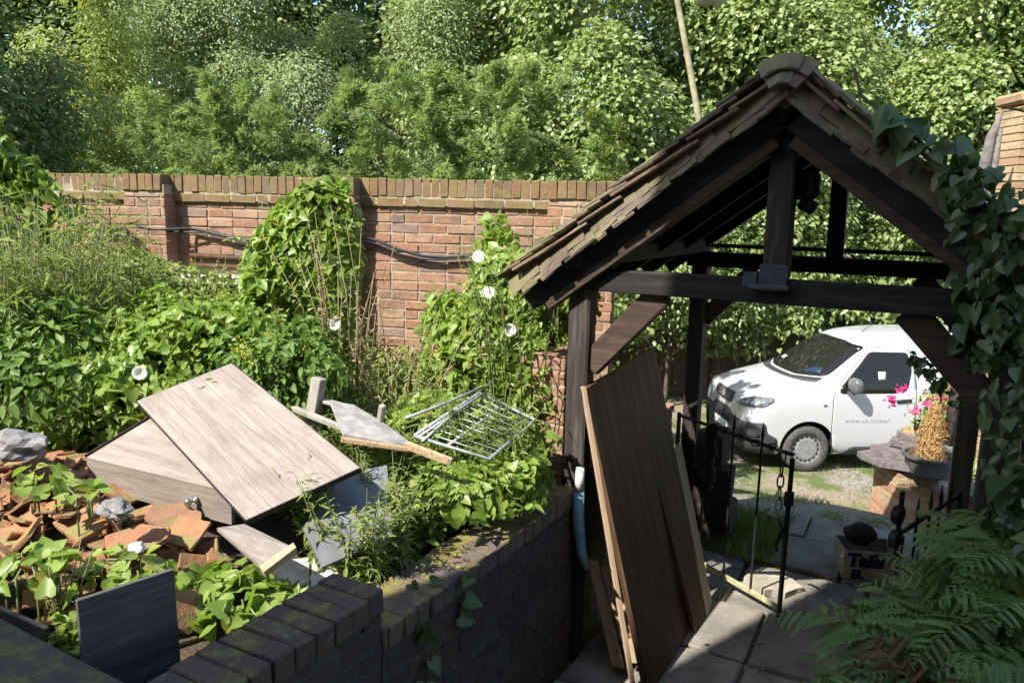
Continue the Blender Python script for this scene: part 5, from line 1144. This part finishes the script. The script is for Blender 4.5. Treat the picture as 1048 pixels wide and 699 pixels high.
# ---- ground cover of the garden: nobody could count it
fo = Foliage(); nP = 0
def scatter_ground(n, x0, x1, y0, y1, T, size, hmax, test, fo):
    x = rng.uniform(x0, x1, n); y = rng.uniform(y0, y1, n); ok = test(x, y); x, y = x[ok], y[ok]; z = ground_z(x, y) + rng.random(len(x)) ** 1.6 * hmax + .01
    Nn = nrmz(np.array([0, 0, 1.]) + rng.normal(size=(len(x), 3)) * .5); fo.add(T, np.stack([x, y, z], 1), Nn, rng.normal(size=(len(x), 3)), size * rng.uniform(.6, 1.3, len(x)))
ing = lambda x, y: (x < -1.76) & (wall_side(x, y) > .02)
heap = lambda x, y: ((x + 2.85) / 1.0) ** 2 + ((y - 1.75) / .7) ** 2 < 1
scatter_ground(26000, -9, -1.75, 1.0, 6, OVAL, .06, .30, lambda x, y: ing(x, y) & ~heap(x, y) & ~((x > -2.6) & (y < 2.4)), fo)
scatter_ground(6000, -9, -1.75, 2.4, 6, HEART, .07, .34, lambda x, y: ing(x, y) & ~heap(x, y), fo)
stuff(fo.build('ground_cover', MT['lf_weed']))
fo = Foliage()
def gravel_grass(x, y):
    f = np.sin(x * 1.7 + 2) * np.sin(y * 1.3 + x * .6) + .5 * np.sin(x * 4.1 - y * 2.7); return (f > .35) & ~((x < -1.56) & (wall_side(x, y) > -.2))
n = 30000; x = rng.uniform(-6, 2.5, n); y = rng.uniform(6.2, 15, n); ok = gravel_grass(x, y); x, y = x[ok], y[ok]
fo.add(BLADE, np.stack([x, y, ground_z(x, y) - .005], 1), nrmz(rng.normal(size=(len(x), 3)) * np.array([1, 1, .2])), np.array([0, 0, 1.]) + rng.normal(size=(len(x), 3)) * .45, rng.uniform(.03, .09, len(x)))
n = 5200; x = rng.uniform(-1.45, -.8, n); y = 5.25 + rng.uniform(0, .95, n); fo.add(BLADE, np.stack([x, y, ground_z(x, y) - .005], 1), nrmz(rng.normal(size=(n, 3)) * np.array([1, 1, .2])), np.array([0, 0, 1.]) + rng.normal(size=(n, 3)) * .4, rng.uniform(.04, .15, n))
stuff(fo.build('grass', MT['lf_grass']))
# undergrowth hiding the feet of the trees
fo = Foliage(); n = 16000; x = rng.uniform(-16, 10, n); y = rng.uniform(15.6, 19, n); z = ground_z(x, y) + rng.random(n) * 2.6
fo.add(KITE, np.stack([x, y, z], 1), nrmz(np.array([0, -.6, .7]) + rng.normal(size=(n, 3)) * .5), rng.normal(size=(n, 3)) + DOWN, rng.uniform(.1, .2, n)); stuff(fo.build('undergrowth', MT['lf_dark']))
# ---- climber on the right of the gate
cl = thing('climber', 'large leaved climber smothering the right slope and right post of the gate', 'climber', (.3, 3.45, 1.5)); fo = Foliage(); o3 = np.array([.3, 3.45, 1.5])
def curtain(pts, n, size, thick=.10, out=(-.2, -1, .2), T=HEART, fo=fo):
    """leaves round a chain of points (x,y,z,r)"""
    pts = np.array(pts, float); k = rng.integers(0, len(pts) - 1, n); s = rng.random(n)[:, None]; q = pts[k] * (1 - s) + pts[k + 1] * s
    d = nrmz(rng.normal(size=(n, 3)) * np.array([1, .7, 1])); P = q[:, :3] + d * q[:, 3:] * rng.uniform(.55, 1.08, n)[:, None]
    leaves_on(fo, T, P, np.tile(np.array(out, float), (n, 1)) + d * .8, size, .35, .95)
curtain([(.02, 3.36, 2.60, .05), (.12, 3.34, 2.48, .13), (.26, 3.34, 2.34, .20), (.42, 3.34, 2.22, .2)], 250, .046)
curtain([(.36, 3.36, 2.26, .17), (.40, 3.34, 2.1, .2), (.40, 3.34, 1.85, .2), (.42, 3.30, 1.5, .18), (.44, 3.26, 1.2, .18), (.46, 3.2, .9, .16)], 540, .048); curtain([(.30, 3.36, 2.3, .22), (.42, 3.32, 1.9, .24), (.46, 3.26, 1.3, .2)], 380, .045, T=OVAL)
curtain([(.20, 3.5, 2.2, .12), (.20, 3.55, 2.0, .1), (.17, 3.6, 1.95, .08)], 120, .07)
curtain([(-.30, 3.38, 2.86, .03), (-.1, 3.36, 2.72, .045), (.05, 3.36, 2.6, .06)], 26, .085)
curtain([(.40, 3.3, 2.42, .15), (.55, 3.4, 2.5, .2)], 130, .09)
curtain([(.34, 3.2, 1.5, .1), (.40, 3.05, 1.25, .12), (.45, 2.9, 1.1, .1)], 60, .10)
f2 = Foliage(); curtain([(-.05, 3.60, 1.86, .03), (.05, 3.60, 1.77, .035), (.16, 3.60, 1.67, .035)], 60, .034, out=(-.4, -1, 0), T=PALM, fo=f2)
fo.build('leaves', MT['lf_ivy'], cl, o3); f2.build('ivy_sprigs', MT['lf_ivy'], cl, o3)
mb = MB(); mb.tube([Vector(p) - Vector(o3) for p in ((.42, 3.3, .2), (.40, 3.32, .9), (.36, 3.33, 1.5), (.32, 3.34, 2.0), (.2, 3.34, 2.4), (-.05, 3.36, 2.66), (-.32, 3.37, 2.88), (-.35, 3.37, 2.98))], .006, 6); mb.build('stem', MT['bark'], cl, smooth=True)
# strands on the retaining wall
t = thing('wall_creeper', 'small bindweed strand hanging down the dark face of the retaining wall', 'creeper', (-1.49, 2.2, .9)); fo = Foliage()
P = np.array([(-1.485, 2.42, .98), (-1.48, 2.40, .90), (-1.485, 2.37, .84), (-1.48, 2.12, .93), (-1.478, 2.14, .85), (-1.475, 2.16, .77), (-1.475, 2.12, .70), (-1.478, 2.15, .62), (-1.55, 2.26, 1.02), (-1.60, 2.20, 1.02), (-1.62, 2.35, 1.03), (-1.58, 2.7, 1.02)])
leaves_on(fo, HEART, P, np.tile([1., -.3, .2], (len(P), 1)), .062, .3); fo.build('leaves', MT['lf_ivy'], t, (-1.49, 2.2, .9))
mb = MB(); mb.tube([(0.005, .22, .10), (.008, .20, -.02), (.006, .17, -.08)], .002, 5); mb.build('stem', MT['stem'], t); mb = MB(); mb.tube([(0.0, -.1, .1), (.008, -.06, -.08), (.01, -.06, -.3)], .002, 5); mb.build('stem', MT['stem'], t)
# ---- ferns
PIN_ = []
for q_ in range(9):
    y_ = .02 + q_ * .105; w_ = .125 * math.sin(math.pi * (.2 + .8 * y_)) ** .8 + .015; PIN_ += [(w_ * .35, y_), (w_, y_ + .045), (w_ * .8, y_ + .085)]
PINNA = tmpl(PIN_, 1, .12, .22)
def make_fern(label, nfr, L, seed, mat='lf_fern'):
    t = thing('fern', label, 'fern', (0, 0, 0), 0, 'ferns beside the path'); rr = np.random.default_rng(seed)
    for i in range(nfr):
        fo = Foliage(); mb = MB()
        a = 2 * math.pi * i / nfr + rr.uniform(-.25, .25); l = L * rr.uniform(.75, 1.15); up0_ = rr.uniform(.75, 1.2); d = np.array([math.cos(a), math.sin(a), 0]); sd_ = np.array([-math.sin(a), math.cos(a), 0])
        pts = []; p = np.zeros(3); el = up0_; k = 22
        for j in range(k + 1):
            pts.append(p.copy()); el -= (1.7 / k) * (.4 + 1.1 * j / k); p = p + (d * math.cos(el) + np.array([0, 0, math.sin(el)])) * l / k
        pts = np.array(pts); mb.tube([tuple(q) for q in pts[::3]], list(np.linspace(.0035, .001, len(pts[::3]))), 5)
        Ps, Ns, Ts, Ss = [], [], [], []
        for j in range(2, k):
            s_ = j / k; tan = nrmz(pts[j + 1] - pts[j - 1]); nn = np.cross(sd_, tan); nn = nn if nn[2] > 0 else -nn; wl = l * .30 * math.sin(math.pi * min(1, .14 + .88 * s_ ** .8)) ** .9 * (1.15 - s_ * .5) + .012
            for sg in (-1, 1):
                if rr.random() < .04: continue
                Ps.append(pts[j] + tan * (l / k) * (.0 if sg < 0 else .45)); Ns.append(nn + rr.normal(size=3) * .16 + sd_ * sg * .12); Ts.append(sd_ * sg + tan * (.38 + rr.normal() * .07) + rr.normal(size=3) * .05); Ss.append(wl * rr.uniform(.88, 1.1))
        fo.add(PINNA, np.array(Ps), np.array(Ns), np.array(Ts), np.array(Ss))
        fr = fo.build('frond', MT[mat], t); 
        mb.build('rachis', MT['stem'], fr)
    return t
f1 = make_fern('large fern filling the lower right corner', 10, .72, 1); f1.location = (.22, 2.85, .72)
f3 = make_fern('tall fern arching over the right edge of the path', 9, .62, 2); f3.location = (.22, 3.25, .60)
SP = [(f1, (.42, 3.3, .80), 1.2, 1.0, 'big fern at the back against the right gate post'), (f3, (.38, 2.5, .78), 2.2, .95, 'fern at the bottom right corner of the photo'), (f1, (.06, 3.05, .30), 3.0, .8, 'low fern spilling onto the paving'), (f3, (.5, 2.9, .98), .6, 1.0, 'fern at the right edge below the climber'), (f3, (.22, 3.75, .40), 4.1, .75, 'fern half hiding the right iron gate'), (f1, (.40, 4.1, .55), 5.0, .8, 'fern at the foot of the shaded right wall'), (f3, (.16, 2.5, .55), 5.5, .85, 'small fern at the bottom edge near the path'), (f1, (.52, 3.15, 1.02), 2.9, .8, 'fern reaching highest beside the climber'), (f3, (.55, 2.55, 1.0), 4.4, .85, 'fern cut by the right edge of the photo')]
for src, loc, rz, sc, lab in SP: dup(src, loc, (0, 0, rz), sc, lab)
bf = make_fern('brown withered fern among the green ones', 4, .5, 5, 'brownfern'); bf.location = (.18, 2.7, .72); bf.rotation_euler = (0, 0, 2.4)
t = thing('young_weed', 'pale green broad leaved sprig among the ferns at the right edge', 'weed', (.36, 2.95, .7)); fo = Foliage(); P = rng.normal(size=(16, 3)) * np.array([.05, .05, .16]) + np.array([.42, 2.95, 1.25]); leaves_on(fo, HEART, P, np.tile([-.3, -1., .3], (16, 1)), .10); fo.build('leaves', MT['lf_weed'], t, (.36, 2.95, .7)); mb = MB(); mb.tube([(0, 0, -.3), (.01, 0, .2), (0, -.02, .7)], .005, 6); mb.build('stem', MT['stem'], t)
t = thing('dark_rod', 'thin dark rod standing among the ferns', 'rod', at_d(1005, 560, 2.9)); mb = MB(); mb.tube([(-.01, 0, -.6), (0, 0, 0), (.02, 0, .30)], .007, 6); mb.build('shaft', MT['iron'], t)
lf = thing('overhanging_sprig', 'broad green leaf hanging into the picture at the right edge', 'leaf sprig', at_d(1052, 120, 2.2)); fo = Foliage(); P = np.array([tuple(at_d(u, v, 2.2 + .02 * i)) for i, (u, v) in enumerate(((1062, 106), (1070, 122), (1085, 100), (1090, 140)))]); leaves_on(fo, OVAL, P, np.tile([-.3, -.6, .6], (4, 1)), .11); fo.build('leaves', MT['lf_bind'], lf, tuple(lf.location)); mb = MB(); mb.tube([(-.06, 0, .03), (.05, 0, .0), (.4, .05, -.1), (.6, .3, -1.6)], .004, 5); mb.build('stem', MT['stem'], lf)
# pot plants
def potplant(label, loc, h, r, mat, T, n, ls, seed, cat, name, cone=.8, fl=None):
    t = thing(name, label, cat, loc); rr = np.random.default_rng(seed); fo = Foliage(); d = nrmz(rr.normal(size=(n, 3))); q = rr.random(n); rad = r * (1 - cone * q) * rr.uniform(.25, 1.2, n) * (1 + .3 * np.sin(q * 23 + 3 * np.sin(np.arange(n)))); a = rr.uniform(0, 6.28, n)
    P = np.stack([rad * np.cos(a), rad * np.sin(a), q * h + .01], 1); out = np.stack([np.cos(a), np.sin(a), np.full(n, .5)], 1); fo.add(T, P, nrmz(out + rr.normal(size=(n, 3)) * .5), out + np.array([0, 0, .7]) + rr.normal(size=(n, 3)) * .4, ls * rr.uniform(.7, 1.3, n)); fo.build('foliage', MT[mat], t)
    if fl:
        ff = Foliage(); m = 190; cc = rr.normal(size=(9, 3)) * np.array([r * .9, r * .6, .07]) + np.array([0, -.08, h * .75]); P = np.repeat(cc, m // 9 + 1, 0); P = P + rr.normal(size=P.shape) * .022; ff.add(OVAL, P, nrmz(np.array([0, -.7, .6]) + rr.normal(size=P.shape) * .6), rr.normal(size=P.shape), .04); ff.build('blossom', MT['pink'], t)
    mb = MB(); mb.tube([(0, 0, 0), (0, 0, h * .5), (.01, 0, h * .92)], [.012, .008, .002], 6); mb.build('stem', MT['straw'], t); return t
potplant('dead orange dwarf conifer in the wide front pot', p1 + Vector((0, 0, .14)), .52, .155, 'orange', LANCE, 5600, .032, 1, 'dead conifer', 'dead_conifer', .72)
potplant('taller dead orange conifer in the rear pot', p2 + Vector((0, 0, .16)), .95, .22, 'orange', LANCE, 7000, .036, 2, 'dead conifer', 'dead_conifer', .8)
potplant('pink flowering plant between the two dead conifers', p3 + Vector((.06, -.05, .13)), .34, .2, 'lf_bind', OVAL, 300, .045, 3, 'flowering plant', 'pink_flower', .2, True)
# pale leggy greens beside the pots
mound('small green plants beside the pots at the right of the pier', (.66, 8.5, zt_ + .05), (.12, .14, .22), 150, .06, 21, name='pot_greens', cat='plant', group='pot plants')

# fallen leaves on the paving
fo = Foliage(); n = 150; x = rng.uniform(-1.45, .3, n); y = rng.uniform(3.0, 6.0, n)
fo.add(OVAL, np.stack([x, y, ground_z(x, y) + .05], 1), nrmz(np.array([0, 0, 1.]) + rng.normal(size=(n, 3)) * .25), rng.normal(size=(n, 3)), rng.uniform(.012, .04, n)); stuff(fo.build('leaf_litter', MT['straw']))
# ================================================================== UNSEEN HOUSE ADDED BEHIND THE VIEWPOINT (throws the shade over path and gate), CAMERA, LIGHT
hs = thing('house', 'unseen brick house added behind the viewpoint to shade path and gate', 'house', (2.95, -4.6, 0))
HH = 9.0
mb = MB(); mb.box((0, 0, HH / 2 - .1), (12.0, 6.4, HH), None, 0, .02); mb.build('wall', MT['houseplaster'], hs)
mb = MB(); mb.prism([(-3.4, 0), (3.4, 0), (0, 1.4)], -6.1, 6.1, Matrix(((0, 0, 1), (1, 0, 0), (0, 1, 0))), (0, 0, HH - .08)); mb.build('roof', MT['roofslate'], hs)
for x in (-4.2, -1, 2.2):
    mb = MB(); mb.box((x, 3.23, 5), (1.1, .06, 1.3), None, 0, .01); w = mb.build('window', MT['white'], hs); mb = MB(); mb.box((x, 3.27, 5), (.94, .02, 1.14)); mb.build('pane', MT['glass'], w)
# unseen lower wing, added to throw shade over the near left corner
mb = MB(); mb.box((-7.9, .75, 2.18), (3.7, 4.5, 4.5), None, 0, .02); mb.build('shade_wing', MT['houseplaster'], hs)
SUN_TRAVEL = R(21.5); ELEV = R(47)
cam = bpy.data.cameras.new('camera'); co = bpy.data.objects.new('camera', cam); COL.objects.link(co)
Mc = Matrix((RT, UP, -FW)).transposed(); co.matrix_world = Matrix.Translation(EYE) @ Mc.to_4x4()
cam.sensor_fit = 'HORIZONTAL'; cam.sensor_width = 36; cam.lens = FPX / 1048 * 36; cam.clip_start = .05; cam.clip_end = 400
scene.camera = co
w = bpy.data.worlds.new('World'); scene.world = w; w.use_nodes = True; nt = w.node_tree
sky = nt.nodes.new('ShaderNodeTexSky'); sky.sky_type = 'NISHITA'; sky.sun_disc = False; sky.sun_elevation = ELEV; sky.sun_rotation = math.pi + SUN_TRAVEL
bg = nt.nodes['Background']; nt.links.new(sky.outputs[0], bg.inputs[0]); bg.inputs[1].default_value = .15
sl = bpy.data.lights.new('sun', 'SUN'); sl.energy = 4.7; sl.angle = R(.53); sl.color = (1, .955, .88); so = bpy.data.objects.new('sun', sl); COL.objects.link(so)
tr = Vector((math.sin(SUN_TRAVEL) * math.cos(ELEV), math.cos(SUN_TRAVEL) * math.cos(ELEV), -math.sin(ELEV))); so.rotation_euler = tr.to_track_quat('-Z', 'Y').to_euler()
vs = scene.view_settings; vs.view_transform = 'Standard'; vs.look = 'None'; vs.gamma = 1; vs.use_curve_mapping = False; vs.exposure = 1.2
scene.cycles.max_bounces = 10; scene.cycles.transmission_bounces = 8; scene.cycles.transparent_max_bounces = 8; scene.cycles.diffuse_bounces = 7
bpy.context.view_layer.update()
